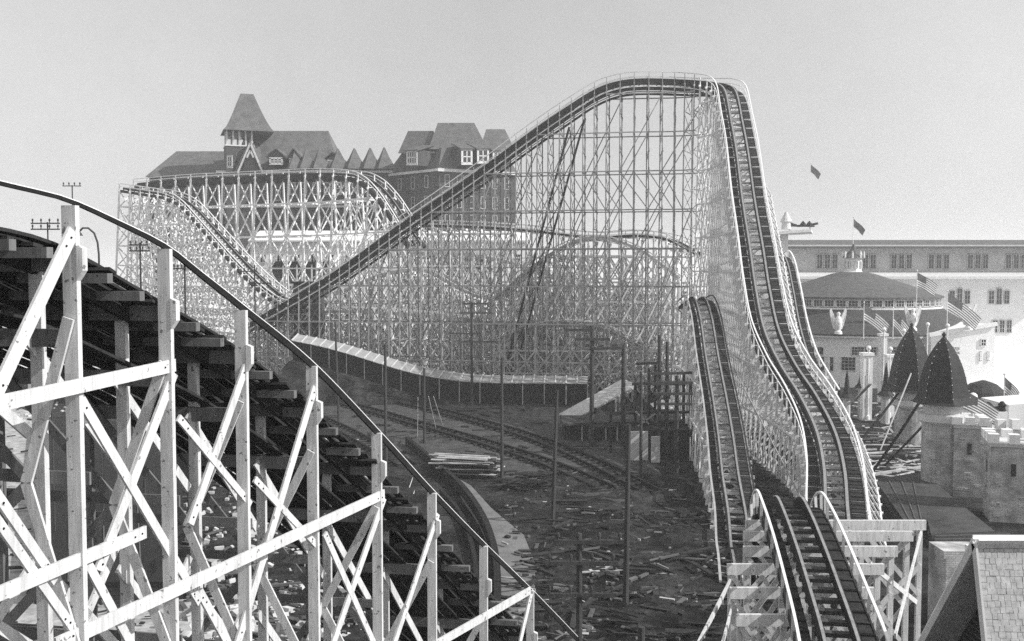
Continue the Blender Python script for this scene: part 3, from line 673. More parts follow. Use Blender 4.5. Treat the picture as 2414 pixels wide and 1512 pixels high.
# eave trim and walls windows
MB().beam(V(510, 405, 202.7), V(925, 405, 202.7), .25, .45).build('eave_trim', M['trim'], HT)
for x in range(690, 925, 27): win(HT, V(x, 445, 205.9), (1, 0, 0), 1.1, 2.4, 0, 1, fr=.2)
for x in (535, 560, 600, 625, 655): win(HT, V(x, 460, 205.9), (1, 0, 0), 1.0, 2.2, 0, 1, fr=.12)
MB().beam(V(512, 487, 205.6), V(925, 487, 205.6), .25, .45).build('string_course', M['trim'], HT)

AN = thing('hotel_annex', (at(1040, 400, 196).x, 200, 0), 'separate dark hotel block with hipped roofs and white dormers, behind the climbing track', 'hotel')
c0 = V(1035, 400, 196); cl = V(918, 400, 207); cr = V(1215, 400, 204)
ez = c0.z
def foot(p, z): return Vector((p.x, p.y, z))
bk = cl+(cr-c0)
walls = MB()
ring = [c0, cr, bk, cl]
walls.add([foot(p, 0) for p in ring]+[foot(p, ez) for p in ring], [(0, 1, 5, 4), (1, 2, 6, 5), (2, 3, 7, 6), (3, 0, 4, 7), (4, 5, 6, 7)])
fixnormals(walls.build('wall', M['wall_hotel'], AN))
ctr = (c0+cr+bk+cl)/4
e = [foot(ctr+(p-ctr)*1.06, ez-.1) for p in ring]
# lower hipped skirt then the two ridged roofs
def tz(y, Y=200): return V(1000, y, Y).z
mid = [foot(ctr+(p-ctr)*.80, tz(352)) for p in ring]
prismhull((e+mid, [(0, 1, 5, 4), (1, 2, 6, 5), (2, 3, 7, 6), (3, 0, 4, 7), (4, 5, 6, 7), (3, 2, 1, 0)]), 'roof_hotel', 'skirt_roof', AN)
v = [V(1010, 352, 198), V(1150, 352, 200), V(1150, 352, 200)+Vector((-1, 10, 0)), V(1010, 352, 198)+Vector((1, 10, 0)), V(1032, 290, 202), V(1118, 290, 203)]
prismhull((v, [(0, 1, 5, 4), (1, 2, 5), (2, 3, 4, 5), (3, 0, 4), (3, 2, 1, 0)]), 'roof_hotel', 'main_roof', AN)
v = [V(938, 362, 201), V(1024, 362, 198), V(1040, 362, 208), V(950, 362, 211), V(962, 309, 203), V(1022, 309, 202)]
prismhull((v, [(0, 1, 5, 4), (1, 2, 5), (2, 3, 4, 5), (3, 0, 4), (3, 2, 1, 0)]), 'roof_hotel', 'side_roof', AN)
v = [V(1130, 355, 200), V(1216, 358, 202), V(1214, 357, 210), V(1130, 355, 210), V(1146, 305, 203), V(1190, 305, 204)]
prismhull((v, [(0, 1, 5, 4), (1, 2, 5), (2, 3, 4, 5), (3, 0, 4), (3, 2, 1, 0)]), 'roof_hotel', 'side_roof', AN)
MB().beam(e[0]+Vector((-.1, -.1, 0)), e[1]+Vector((0, -.1, 0)), .3, .6).build('eave_trim', M['trim'], AN)
MB().beam(e[3]+Vector((-.1, -.1, 0)), e[0]+Vector((-.1, -.1, 0)), .3, .5).build('eave_trim', M['trim'], AN)
ul = (c0-cl).normalized(); ur = (cr-c0).normalized()
for (x, y, wd, ht, nm, Y) in [(972, 372, 34, 30, 3, 197.2), (1100, 370, 24, 32, 1, 195.5), (1138, 368, 26, 30, 1, 197), (1172, 372, 20, 28, 1, 198.5)]:
    u = ul if x < 1035 else ur
    n = Vector((u.y, -u.x, 0)); c = V(x, y, Y); ww, hh = wd*Y/F, ht*Y/F
    bx = MB(); z = Vector((0, 0, 1))
    bx.slab([c-u*ww*.6-z*hh*.6, c+u*ww*.6-z*hh*.6, c+u*ww*.6+z*hh*.6, c-u*ww*.6+z*hh*.6], 5, dirn=n); d = fixnormals(bx.build('dormer', M['wall_hotel'], AN))
    MB().slab([c-u*ww*.75+z*hh*.6+n*.5, c+u*ww*.75+z*hh*.6+n*.5, c+u*ww*.75+z*hh*1.15-n*4, c-u*ww*.75+z*hh*1.15-n*4], .25).build('dormer_roof', M['roof_hotel'], d)
    win(d, c+n*.05, u, ww, hh, nm, 1, nrm=n, fr=.42)
for k in range(3):
    for y in (430, 478, 522):
        p = cl.lerp(c0, .22+.27*k); n = Vector((ul.y, -ul.x, 0)); win(AN, foot(p, tz(y, 200))+n*.02, ul, 1.0, 2.4, 0, 1, nrm=n, fr=.1, framem='stucco_grey')
for k in range(6):
    for y in (430, 478, 522):
        p = c0.lerp(cr, .1+.155*k); n = Vector((ur.y, -ur.x, 0)); win(AN, foot(p, tz(y, 200))+n*.02, ur, 1.0, 2.4, 0, 1, nrm=n, fr=.1, framem='stucco_grey')

# low buildings in front of the hotel
LB = thing('pier_shed', (at(820, 600, 186).x, 186, 0), 'long low pale building in front of the hotel, seen through the lattice', 'building')
extr('wall', 'stucco', LB, [z0(V(590, 600, 186)), z0(V(1245, 600, 186)), V(1245, 566, 186), V(590, 566, 186)], 7)
r = MB().slab([V(584, 567, 185), V(1250, 567, 185), V(1250, 567, 185)+Vector((0, 9, 2.2)), V(584, 567, 185)+Vector((0, 9, 2.2))], .3).build('roof', M['stucco'], LB)
for x in range(620, 1240, 40): win(LB, V(x, 610, 185.9), (1, 0, 0), 1.2, 1.6, 1, 0, fr=.15)
LD = thing('station_shed', (at(700, 640, 176).x, 176, 0), 'dark low flat-roofed shed with white beam, between the two crossing tracks', 'shed')
extr('wall', 'wall_hotel', LD, [z0(V(640, 640, 176)), z0(V(775, 640, 176)), V(775, 622, 176), V(640, 622, 176)], 6)
MB().beam(V(636, 620, 175.6), V(779, 620, 175.6), 1.2, .5).build('roof', M['black'], LD)
MB().beam(V(636, 672, 175.4), V(779, 672, 175.4), .4, .4).build('beam', M['trim'], LD)
for x in (668, 700, 735): MB().beam(V(x, 620, 175.3), V(x, 720, 175.3), .25, .25).build('post', M['trim'], LD)
DB = thing('dark_booth', (at(725, 660, 170).x, 138, 0), 'small dark boarded booth beside the foot of the climbing track', 'booth')
a, b = V(692, 700, 133.8), V(755, 700, 133.8)
extr('wall', 'wall_hotel', DB, [z0(a), z0(b), Vector((b.x, b.y, V(0, 668, 133.8).z)), Vector((a.x, a.y, V(0, 668, 133.8).z))], 3)
MB().beam(Vector((a.x-.3, a.y+1.4, V(0, 666, 133.8).z)), Vector((b.x+.3, a.y+1.4, V(0, 666, 133.8).z)), 3.8, .2).build('roof', M['black'], DB)
# ------------------------------------------------------------------ long pale building at right
LG = thing('exhibition_hall', (at(2150, 700, 192).x, 192, 0), 'long pale two-tier hall with triple windows running along the right edge behind the pavilion', 'building')
x0_, x1_ = 1858, 2560
extr('wall', 'stucco', LG, [z0(V(x0_, 700, 190)), z0(V(x1_, 700, 190)), V(x1_, 650, 190), V(x0_, 650, 190)], 25)
extr('upper_wall', 'stucco_grey', LG, [V(x0_, 652, 194), V(x1_, 652, 194), V(x1_, 580, 194), V(x0_, 580, 194)], 21)
MB().slab([V(x0_-5, 653, 186.5), V(x1_, 653, 186.5), V(x1_, 640, 194.2), V(x0_-5, 640, 194.2)], .35).build('lower_roof', M['trim'], LG)
MB().beam(V(x0_-8, 655, 186.4), V(x1_, 655, 186.4), .4, .5).build('cornice', M['trim'], LG)
MB().slab([V(x0_-8, 582, 190.5), V(x1_, 582, 190.5), V(x1_, 566, 200), V(x0_-8, 566, 200)], .35).build('roof', M['roof_mid'], LG)
MB().beam(V(x0_-8, 580, 191.5), V(x1_, 580, 191.5), .4, .4).build('cornice', M['trim'], LG)
def twin(x, y, Y, w_=50, h_=34, arched=False, my=3):
    for k in (-1, 0, 1):
        c = V(x+k*w_/3*1.08, y, Y); hw_, hh_ = w_/3*.78*Y/F, h_*Y/F
        if arched and k: hh_ *= .82; c = c-Vector((0, 0, h_*Y/F*.06))
        win(LG, c, (1, 0, 0), hw_, hh_, 1, my-1, fr=.09)
for x in (1950, 2040, 2125, 2213, 2305, 2395, 2490): twin(x, 617, 193.9)
for x in (2262, 2355, 2450): twin(x, 699, 189.9, 50, 38, True)
for x in (2362, 2455): twin(x, 770, 189.9, 46, 30)
twin(2160, 712, 189.9, 50, 34, True)

KI = thing('corner_pagoda', (V(1870, 600, 180).x, 180, 0), 'white tower with broad flat overhanging eave and ornament, behind the right side of the drop', 'tower')
extr('wall', 'stucco', KI, [z0(V(1800, 600, 180)), z0(V(1862, 600, 180)), V(1858, 548, 180), V(1800, 548, 180)], 6)
MB().slab([V(1790, 550, 177), V(1912, 540, 177), V(1916, 546, 184), V(1790, 552, 186)], .5).build('eave', M['trim'], KI)
MB().lathe(V(1853, 541, 180), [(.9, 0), (.8, 1.2), (1.1, 1.4), (.7, 2.2), (.2, 3.2)], 12).build('finial', M['trim'], KI)
mb = MB(); mb.tube([V(1862, 527, 180), V(1880, 533, 180), V(1905, 532, 180), V(1928, 527, 180)], .22, 8); mb.build('ornament', M['black'], KI)
for x in (1893, 1908): MB().lathe(V(x, 534, 180), [(.6, 0), (.5, .5), (.05, 1.0)], 8).build('ornament', M['black'], KI)
MB().beam(V(1862, 533, 180), V(1920, 534, 180), .3, .25).build('beam', M['black'], KI)
MB().beam(V(1862, 545, 180), V(1862, 528, 180), .3, .3).build('post', M['trim'], KI); MB().beam(V(1910, 545, 180), V(1910, 530, 180), .25, .25).build('post', M['trim'], KI)

# ------------------------------------------------------------------ round pavilion
PC = Vector((V(2010, 700, 150).x, 150, 0))
PV = thing('round_pavilion', tuple(PC), 'round pavilion with shallow dark conical roof, ring of small windows and white cupola', 'pavilion')
MB().lathe(PC, [(17.2, 0), (17.2, 7.2)], 72).build('wall', M['stucco'], PV, smooth=False)
MB().lathe(PC, [(17.9, 7.0), (17.9, 7.35), (12.6, 10.6), (12.6, 10.9)], 72).build('skirt_roof', M['roof_ring'], PV)
MB().lathe(PC, [(12.4, 10.5), (12.4, 12.2)], 72).build('clerestory', M['paint'], PV)
MB().lathe(PC, [(12.9, 12.05), (12.9, 12.3), (8, 14.0), (3.2, 15.6), (1.8, 15.9)], 72).build('cone_roof', M['roof_mid'], PV)
MB().lathe(PC, [(18.0, 6.9), (18.0, 7.1), (17.1, 7.1), (17.1, 6.9)], 72).build('eave_trim', M['trim'], PV)
MB().lathe(PC, [(12.75, 10.55), (12.75, 10.8), (12.3, 10.8)], 72).build('sill_ring', M['paint'], PV)
for k in range(24):
    a = R(-90+(k-11.5)*7.5); u = Vector((-math.sin(a), math.cos(a), 0)); n = Vector((math.cos(a), math.sin(a), 0))
    win(PV, PC+n*12.42+Vector((0, 0, 11.42)), u, 1.3, .95, 2, 1, nrm=n, fr=.06, framem='paint')
CU = PC+Vector((0, 0, 15.6))
MB().lathe(CU, [(1.7, 0), (1.6, .3), (1.3, .4), (1.3, 2.3), (1.6, 2.5)], 8).build('cupola', M['paint'], PV)
MB().lathe(CU, [(1.75, 2.45), (1.2, 3.0), (.5, 3.7), (.12, 4.6)], 8).build('cupola_roof', M['roof_mid'], PV)
for k in range(8):
    a = R(22.5+45*k); MB().lathe(CU+Vector((1.55*math.cos(a), 1.55*math.sin(a), 2.4)), [(.16, 0), (.13, .7), (.02, 1.1)], 6).build('finial', M['paint'], PV)
    a2 = R(45*k); u = Vector((-math.sin(a2), math.cos(a2), 0)); n = Vector((math.cos(a2), math.sin(a2), 0))
    if n.y < .3: win(PV, CU+n*1.22+Vector((0, 0, 1.4)), u, .45, 1.0, 0, 0, nrm=n, fr=.06)
def wallwin(x, y, w_, h_, mx, my, R_=17.2):
    # on the curved wall in front
    X = (x-CX)/F
    # solve intersection of the sight line with the wall cylinder in plan
    a_ = X*X+1; b_ = -2*(X*PC.x+PC.y); c_ = PC.x**2+PC.y**2-R_*R_; disc = b_*b_-4*a_*c_
    if disc < 0: return
    Y = (-b_-math.sqrt(disc))/(2*a_); c = at(x, y, Y); n = Vector((c.x-PC.x, c.y-PC.y, 0)).normalized(); u = Vector((-n.y, n.x, 0))
    win(PV, c+n*.03, u, w_*Y/F, h_*Y/F, mx, my, nrm=n, fr=.08)
for a in [(1922, 827, 40, 18, 3, 0), (2022, 828, 28, 20, 3, 2), (2052, 828, 26, 20, 3, 2), (2073, 828, 10, 20, 0, 2), (2108, 828, 20, 20, 2, 2), (1917, 875, 20, 62, 0, 0), (1950, 858, 30, 34, 1, 1), (2000, 858, 32, 32, 3, 3), (2040, 858, 14, 30, 1, 1), (2085, 858, 20, 30, 1, 1)]: wallwin(*a)

EN = thing('entrance_block', (V(2265, 830, 133).x, 133, 0), 'bright white entrance block with sloping parapet and arched windows, right of the pavilion', 'building')
extr('wall', 'stucco', EN, [z0(V(2195, 830, 131)), z0(V(2345, 830, 131)), V(2345, 766, 131), V(2195, 790, 131)], 9)
MB().beam(V(2190, 790, 130.8), V(2350, 764, 130.8), .4, .5).build('parapet', M['paint'], EN)
for (x, y, w_, h_) in [(2255, 822, 14, 7), (2255, 832, 14, 7), (2258, 852, 12, 5), (2258, 862, 12, 6), (2318, 808, 12, 16), (2330, 840, 4, 22), (2312, 840, 3, 22), (2220, 812, 18, 8)]: win(EN, V(x, y, 130.95), (1, 0, 0), w_*131/F, h_*131/F, 1, 1, fr=.1, framem='paint')
# winged eagles on the pavilion eave
def eagle(x, yb, Y, label):
    p = at(x, yb, Y)
    rt = thing('eagle_statue', tuple(p), label, 'statue', None)
    b = MB(); b.lathe((0, 0, 0), [(.55, 0), (.5, .35), (.3, .5), (.42, 1.0), (.5, 1.6), (.36, 2.2), (.2, 2.5), (.24, 2.7), (.2, 2.95), (.03, 3.05)], 12); b.lathe((.22, -.1, 2.72), [(.1, 0), (.03, .1)], 6)
    b.build('body', M['paint'], rt, world=False)
    for s_ in (-1, 1):
        o = [(s_*.25, 1.2), (s_*.35, 2.1), (s_*.75, 3.0), (s_*1.0, 3.6), (s_*1.15, 3.2), (s_*1.1, 2.6), (s_*.95, 2.0), (s_*.8, 1.3), (s_*.55, .7), (s_*.3, .6)]
        fixnormals(MB().slab([(a, .1, c) for a, c in o], .22, dirn=Vector((0, -1, 0))).build('wing', M['paint'], rt, world=False))
        for q in range(3): MB().beam((s_*(.45+.14*q), -.16, 1.1+.3*q), (s_*(.75+.1*q), -.16, 2.2+.4*q), .06, .05).build('feather', M['trim'], rt, world=False)
    return rt
eagle(1976, 788, 133.5, 'white winged eagle statue on the pavilion eave, nearest the tall drop')
eagle(2152, 780, 133.5, 'white winged eagle statue behind the tip of the left pointed dome')
eagle(2283, 778, 130, 'white winged eagle statue on the white entrance block at far right')

# ------------------------------------------------------------------ flags
def flag(x, yt, yb, Y, fw, fh, label, px=4, droop=.75, dark=False, wave=1.0, r=.07):
    zt_ = at(x, yt, Y).z; zb_ = max(0, at(x, yb, Y).z); X = at(x, yt, Y).x
    rt = thing('flagpole', (X, Y, zb_), label, 'flag')
    MB().tube([(0, 0, 0), (0, 0, zt_-zb_)], r, 8, r2=r*.6).build('pole', M['paint'], rt, world=False)
    MB().lathe((0, 0, zt_-zb_), [(.05, 0), (.14, .1), (.02, .24)], 8).build('ball', M['paint'], rt, world=False)
    nu, nv = 20, 13; mb = MB(); vs = []; top = zt_-zb_-.15
    for i in range(nu+1):
        for j in range(nv+1):
            u_ = i/nu; v_ = j/nv
            vs.append((u_*fw*(1-.25*droop*v_), .18*wave*math.sin(u_*7+v_*2)*u_**.5, top-v_*fh-droop*fw*u_**1.15*(1-.2*v_)))
    fs, ms = [], []
    o = len(mb.v); mb.v += vs
    for i in range(nu):
        for j in range(nv):
            mb.f.append((i*(nv+1)+j, (i+1)*(nv+1)+j, (i+1)*(nv+1)+j+1, i*(nv+1)+j+1))
            mb.m.append(0 if (i < nu*.42 and j < 7) or dark else (1 if j % 2 else 2))
    mb.build('flag', [M['flag_dark'], M['flag_white'], M['flag_red']], rt, world=False)
flag(2037, 715, 800, 131, 3.6, 2.2, 'striped flag drooping from a white pole in front of the eave, beside the left eagle')
flag(2106, 728, 800, 131, 2.6, 2.2, 'striped flag drooping from a white pole just left of the left pointed dome', droop=1.1)
flag(2162, 640, 760, 133, 2.9, 1.9, 'waving flag on a tall pole standing over the ring of small windows', droop=.6)
flag(2234, 688, 800, 128, 4.6, 2.2, 'large striped flag on a tall pole above the entrance, highest behind the right dome')
flag(2012, 514, 592, 150, 1.9, 1.2, 'small flag flying from the cupola on top of the round pavilion', droop=.9, dark=True)
flag(1911, 386, 560, 185, 2.0, 1.4, 'small dark flag flying alone in the sky right of the big hill', droop=.9, dark=True, r=.05)
flag(2263, 912, 1075, 70.5, 3.0, 1.35, 'striped flag on a short pole in front of the nearer pointed dome', droop=.55, r=.05)
flag(2368, 885, 960, 95, 1.6, 1.6, 'drooping flag in the bright yard at the right edge', droop=1.0)

# ------------------------------------------------------------------ globe lamps
def lamp(x, yg, Y, label, rg=.26, base=None):
    p = at(x, yg, Y); zb_ = 0 if base is None else base
    rt = thing('globe_lamp', (p.x, p.y, zb_), label, 'lamp', None); h_ = p.z-zb_
    MB().lathe((0, 0, 0), [(.22, 0), (.2, .5), (.09, .6), (.07, h_-rg-.2), (.14, h_-rg-.1), (.14, h_-rg+.02)], 10).build('post', M['paint'], rt, world=False)
    MB().lathe((0, 0, h_), [(rg*math.sin(R(a)), -rg*math.cos(R(a))) for a in (8, 30, 60, 90, 120, 150, 178)], 14).build('globe', M['globe'], rt, smooth=True, world=False)
lamp(2084, 777, 118, 'white globe lamp on the tall white pier between two flags')
lamp(2131, 780, 120, 'white globe lamp peeping out left of the left dome tip')
lamp(2187, 765, 122, 'white globe lamp on a tall post between the two domes')
lamp(2234, 768, 122, 'white globe lamp right behind the nearer dome, by the big flag')
lamp(2048, 821, 104, 'white globe lamp on top of the pale column beside the middle spire')
lamp(2099, 823, 106, 'white globe lamp on a low post just right of the rightmost spire')
lamp(2294, 936, 76, 'large white globe lamp beside the nearest striped flag', rg=.34)
def pier(x, yt, Y, w_, label):
    p = at(x, yt, Y); rt = thing('white_pier', (p.x, Y+.5, 0), label, 'pillar')
    MB().box((0, 0, p.z/2), (w_, w_, p.z)).build('shaft', M['stucco'], rt, world=False)
    MB().box((0, 0, p.z+.1), (w_+.25, w_+.25, .3)).build('cap', M['paint'], rt, world=False)
    MB().box((0, -w_/2-.02, p.z*.62), (w_*.35, .06, 1.1)).build('panel', M['stucco_grey'], rt, world=False)
    MB().box((0, -w_/2-.02, p.z*.28), (w_*.35, .06, 1.0)).build('panel', M['stucco_grey'], rt, world=False)
pier(2047, 838, 104, 1.0, 'pale square column standing beside the middle small spire')
pier(2085, 792, 118, .8, 'slim white column carrying a globe lamp left of the domes')
pier(2105, 842, 107, 1.1, 'pale square column just left of the left big dome')

# ------------------------------------------------------------------ small spires
def spire(x, ya, yb, ybase, w_, label):
    Y = 36800/(ybase-HORY); p = at(x, yb, Y); za = at(x, ya, Y).z; r = w_*Y/F/2
    rt = thing('spire_turret', (p.x, Y, 0), label, 'turret'); h_ = za-p.z
    fixnormals(MB().lathe((0, 0, 0), [(r*.5, 0), (r*.5, p.z)], 10).build('column', M['stucco_grey'], rt, world=False))
    MB().lathe((0, 0, p.z-.25), [(r*.62, 0), (r*.8, .15), (r*.62, .3)], 10).build('capital', M['trim'], rt, world=False)
    fixnormals(MB().lathe((0, 0, p.z), [(r, 0), (r*.97, .08), (r*.55, h_*.13), (r*.36, h_*.35), (r*.24, h_*.7), (.03, h_)], 8).build('spire_roof', M['dome_dark'], rt, world=False))
spire(1996, 873, 937, 1000, 36, 'second small dark witch-hat spire from the left, narrow and low')
spire(2032, 838, 914, 990, 36, 'tallest of the small dark witch-hat spires, third from the left')
spire(2088, 856, 932, 1000, 42, 'rightmost small dark witch-hat spire, next to the big domes')
spire(1977, 905, 950, 990, 22, 'tiny leftmost dark spire close to the coaster handrail')

# ------------------------------------------------------------------ big pointed domes
def turret(xa, ya, yd, wd, ybase, rcyl, label, xc=None):
    Y = 36800/(ybase-HORY); p = at(xa, yd, Y); za = at(xa, ya, Y).z; r = wd*Y/F/2*1.05; h_ = za-p.z
    rt = thing('domed_turret', (p.x, Y, 0), label, 'turret'); zc = p.z
    fixnormals(MB().lathe((0, 0, 0), [(rcyl, 0), (rcyl, zc-.9)], 24).build('shaft', M['brick'], rt, world=False))
    fixnormals(MB().lathe((0, 0, zc-1.5), [(rcyl+.03, 0), (rcyl*1.22, .25), (rcyl*1.25, .75), (rcyl*1.05, .8)], 28).build('parapet', M['trim'], rt, world=False))
    fixnormals(MB().lathe((0, 0, zc-.8), [(rcyl*.98, 0), (rcyl*.98, .85)], 12).build('drum', M['stucco_grey'], rt, world=False))
    prof = [(1.04, 0), (.92, .035), (.84, .1), (.79, .22), (.72, .38), (.62, .54), (.48, .69), (.33, .81), (.19, .9), (.07, .97), (.035, 1.0)]
    dm = MB().lathe((0, 0, zc), [(r*a, h_*b) for a, b in prof], 6, a0=R(-92), a1=R(268)).build('dome', M['dome_panel'], rt, world=False); fixnormals(dm)
    for k in range(6):
        a = R(-92+60*k)
        for t in range(1, 10):
            rr = interp([(b, a_) for a_, b in prof], t/10)*r; q = (math.cos(a)*(rr+.03), math.sin(a)*(rr+.03), zc+h_*t/10)
            if math.sin(a) < .3: MB().lathe(q, [(.01, -.04), (.038, 0), (.01, .04)], 6).build('bulb', M['globe'], dm, world=False)
    MB().lathe((0, 0, zc+h_), [(.1, -.05), (.16, .1), (.03, .28)], 8).build('finial', M['dome_dark'], rt, world=False)
    return rt
M['dome_panel'] = plain('dome_panel', .028, .3, 2, .75)
turret(2146, 768, 922, 116, 1048, 1.35, 'left and farther of the two big dark pointed domes on a round brick tower')
turret(2222, 792, 950, 132, 1162, 1.38, 'right and nearer of the two big dark pointed domes on a round brick tower')

# ------------------------------------------------------------------ castle towers
def ctower(x0, x1, yt, ybase, label, n=4, white=True, a00=28):
    Y = 36800/(ybase-HORY); r = (x1-x0)/2*Y/F*1.05; p = at((x0+x1)/2, yt, Y); h_ = p.z
    rt = thing('castle_tower', (p.x, Y+r*.9, 0), label, 'tower')
    mb = MB()
    for q in range(60):
        k = rnd.randrange(4); a = R(a00+90*k); c1 = Vector((math.cos(a), math.sin(a), 0))*r; c2 = Vector((math.cos(a+math.pi/2), math.sin(a+math.pi/2), 0))*r
        mb.box(c1.lerp(c2, rnd.uniform(.08, .92))+Vector((0, 0, rnd.uniform(.3, h_-.3))), (.1, rnd.uniform(.25, .45), rnd.uniform(.14, .22)), a+math.pi/4)
    fixnormals(mb.lathe((0, 0, 0), [(r, 0), (r, h_)], n, a0=R(a00), a1=R(360+a00)).build('shaft', M['brick'], rt, world=False))
    fixnormals(MB().lathe((0, 0, h_), [(r*1.06, 0), (r*1.12, .25), (r*.98, .27)], n, a0=R(a00), a1=R(360+a00)).build('coping', M['trim'], rt, world=False))
    for k in range(n):
        a = R(a00+90*k); c1 = Vector((math.cos(a), math.sin(a), 0))*r*.9; c2 = Vector((math.cos(a+math.pi/2), math.sin(a+math.pi/2), 0))*r*.9
        for t_ in (0, .5): MB().box(c1.lerp(c2, t_)+Vector((0, 0, h_+.52)), (.62, .62, rnd.uniform(.5, .62)), a+math.pi/4).build('merlon', M['paint'], rt, world=False)
    for k in (1, 2, 3):
        a = R(a00+45+90*k); MB().box((math.cos(a)*r*.705, math.sin(a)*r*.705, h_*.7), (.1, .28, .8), a).build('arrow_slit', M['glass'], rt, world=False)
ctower(2256, 2346, 1012, 1180, 'pale block castle tower beside the nearer domed turret, middle of the castle')
ctower(2346, 2480, 1058, 1244, 'widest and nearest pale block castle tower at the right edge')
CW = thing('castle_wall', (at(2300, 1000, 72).x, 73, 0), 'white battlemented wall with dark openings behind the block towers', 'wall')
a = V(2240, 1012, 72.5); b = V(2420, 1012, 69.5)
extr('wall', 'stucco', CW, [z0(a), z0(b), b, a], .7)
for x in (2262, 2296, 2330, 2364, 2398): MB().box(V(x, 1002, 72.0-((x-2240)/60))+Vector((0, .35, 0)), (.62, .5, .7)).build('merlon', M['paint'], CW)
WB = thing('white_gatehouse', (V(2345, 1000, 80).x, 80, 0), 'bright white gatehouse blocks with dark ornaments on top, behind the castle towers', 'building')
extr('wall', 'stucco', WB, [z0(V(2300, 990, 80)), z0(V(2376, 990, 80)), V(2376, 972, 80), V(2300, 972, 80)], 3)
extr('wall', 'stucco', WB, [z0(V(2378, 990, 84)), z0(V(2520, 990, 84)), V(2520, 945, 84), V(2378, 955, 84)], 5)
for (x, y, s_) in ((2305, 970, .9), (2330, 968, .8), (2362, 966, .7)):
    MB().lathe(V(x, y+3, 80.5), [(.5*s_, 0), (.35*s_, .3), (.5*s_, .5), (.15*s_, .8)], 10).build('ornament', M['black'], WB)
MB().beam(V(2310, 966, 80.5), V(2362, 962, 80.5), .2, .3).build('ornament_bar', M['black'], WB)
BT = thing('yard_stall', (V(2320, 900, 110).x, 110, 0), 'dark canopied stall in the bright yard behind the nearer dome', 'stall')
MB().lathe(V(2318, 930, 110)+Vector((0, 0, -.3)), [(2.6, 0), (2.3, .7), (1.4, 1.5), (.2, 1.9)], 12).build('canopy', M['dome_panel'], BT)
for dx in (-1.9, 1.9): MB().beam(V(2318, 930, 110)+Vector((dx, -.5, -.3)), Vector((V(2318, 930, 110).x+dx, 109.5, 0)), .15, .15).build('post', M['stucco_grey'], BT)
MB().box(Vector((V(2318, 930, 110).x, 110, .5)), (4.4, 2, 1.0)).build('counter', M['stucco_grey'], BT)

# ropes / slides from the domes
for (x1, y1, Y1, x2, y2, lab, r) in [(2196, 905, 74, 2046, 1128, 'thick dark cable slanting down from the nearer dome to the dark yard', .11), (2138, 900, 90, 2010, 1062, 'thick dark cable slanting down from the farther dome to the dark yard', .11),
                                     (2245, 925, 72, 2085, 1098, 'second dark cable below the nearer dome, lower of the pair', .09)]:
    a = at(x1, y1, Y1); b = gr(x2, y2, .02); o = MB().tube([a, a.lerp(b, .5)+Vector((0, 0, -.15)), b], r, 6).build('guy_cable', M['black']); tag(o, lab, 'cable')
o = MB().tube([at(2148, 880, 88), gr(2075, 1062, .05)], .07, 6).build('slanting_pole', M['trim']); tag(o, 'thin pale pole leaning in front of the farther pointed dome', 'pole')
o = MB().beam(gr(1985, 975, .3), at(2052, 905, 96), .3, .12).build('pale_plank', M['plank']); tag(o, 'pale plank leaning up toward the middle small spire', 'plank')
o = MB().beam(gr(2050, 1120, .15), gr(2195, 1098, .15), .22, .2).build('edge_beam', M['plank']); tag(o, 'long pale beam lying along the far edge of the dark flat roof', 'beam')

# ------------------------------------------------------------------ dark low roofs
def flatroof(disp, z, label, mat='tar', wallm='wall_hotel', thick=.25):
    pts = [gr(x, y, z) for x, y in disp]; c = sum(pts, Vector())/len(pts)
    rt = thing('flat_roof_shed', (c.x, c.y, 0), label, 'shed')
    fixnormals(MB().slab(pts, thick, dirn=Vector((0, 0, 1))).build('roof', M[mat], rt))
    inn = [c+(p-c)*.985 for p in pts]; fixnormals(MB().slab([p-Vector((0, 0, thick-.01)) for p in inn], z-thick, dirn=Vector((0, 0, 1))).build('wall', M[wallm], rt))
    for k in range(1, 4):
        a = pts[0].lerp(pts[1], k/4); b = pts[-1].lerp(pts[-2], k/4); MB().beam(a+Vector((0, 0, .03)), b+Vector((0, 0, .03)), .07, .05).build('seam', M['dome_mid'], rt)
    return rt
flatroof([(2062, 1130), (2176, 1112), (2262, 1186), (2350, 1256), (2196, 1262), (2186, 1226), (2130, 1226)], .8, 'low dark tar roofed shed between the coaster and the castle towers')
flatroof([(2200, 1290), (2206, 1258), (2370, 1252), (2420, 1292)], 3.6, 'small plank roofed lean-to just behind the shingled gable house', 'deck')
flatroof([(95, 985), (390, 1000), (430, 1160), (420, 1372), (75, 1372)], 1.2, 'wide low flat black block seen through the near trestle', 'black')  # low flat black block covering a dark area of ground
SW = thing('shed_wall', (V(2270, 1340, 40).x, 40, 0), 'pale shingled low wall with white post beside the gable house', 'wall')
extr('wall', 'brick', SW, [z0(V(2225, 1330, 41)), z0(V(2330, 1330, 41)), V(2330, 1300, 41), V(2225, 1300, 41)], 1.5)
MB().beam(z0(V(2285, 1330, 40.6)), V(2285, 1285, 40.6), .25, .25).build('post', M['paint'], SW)

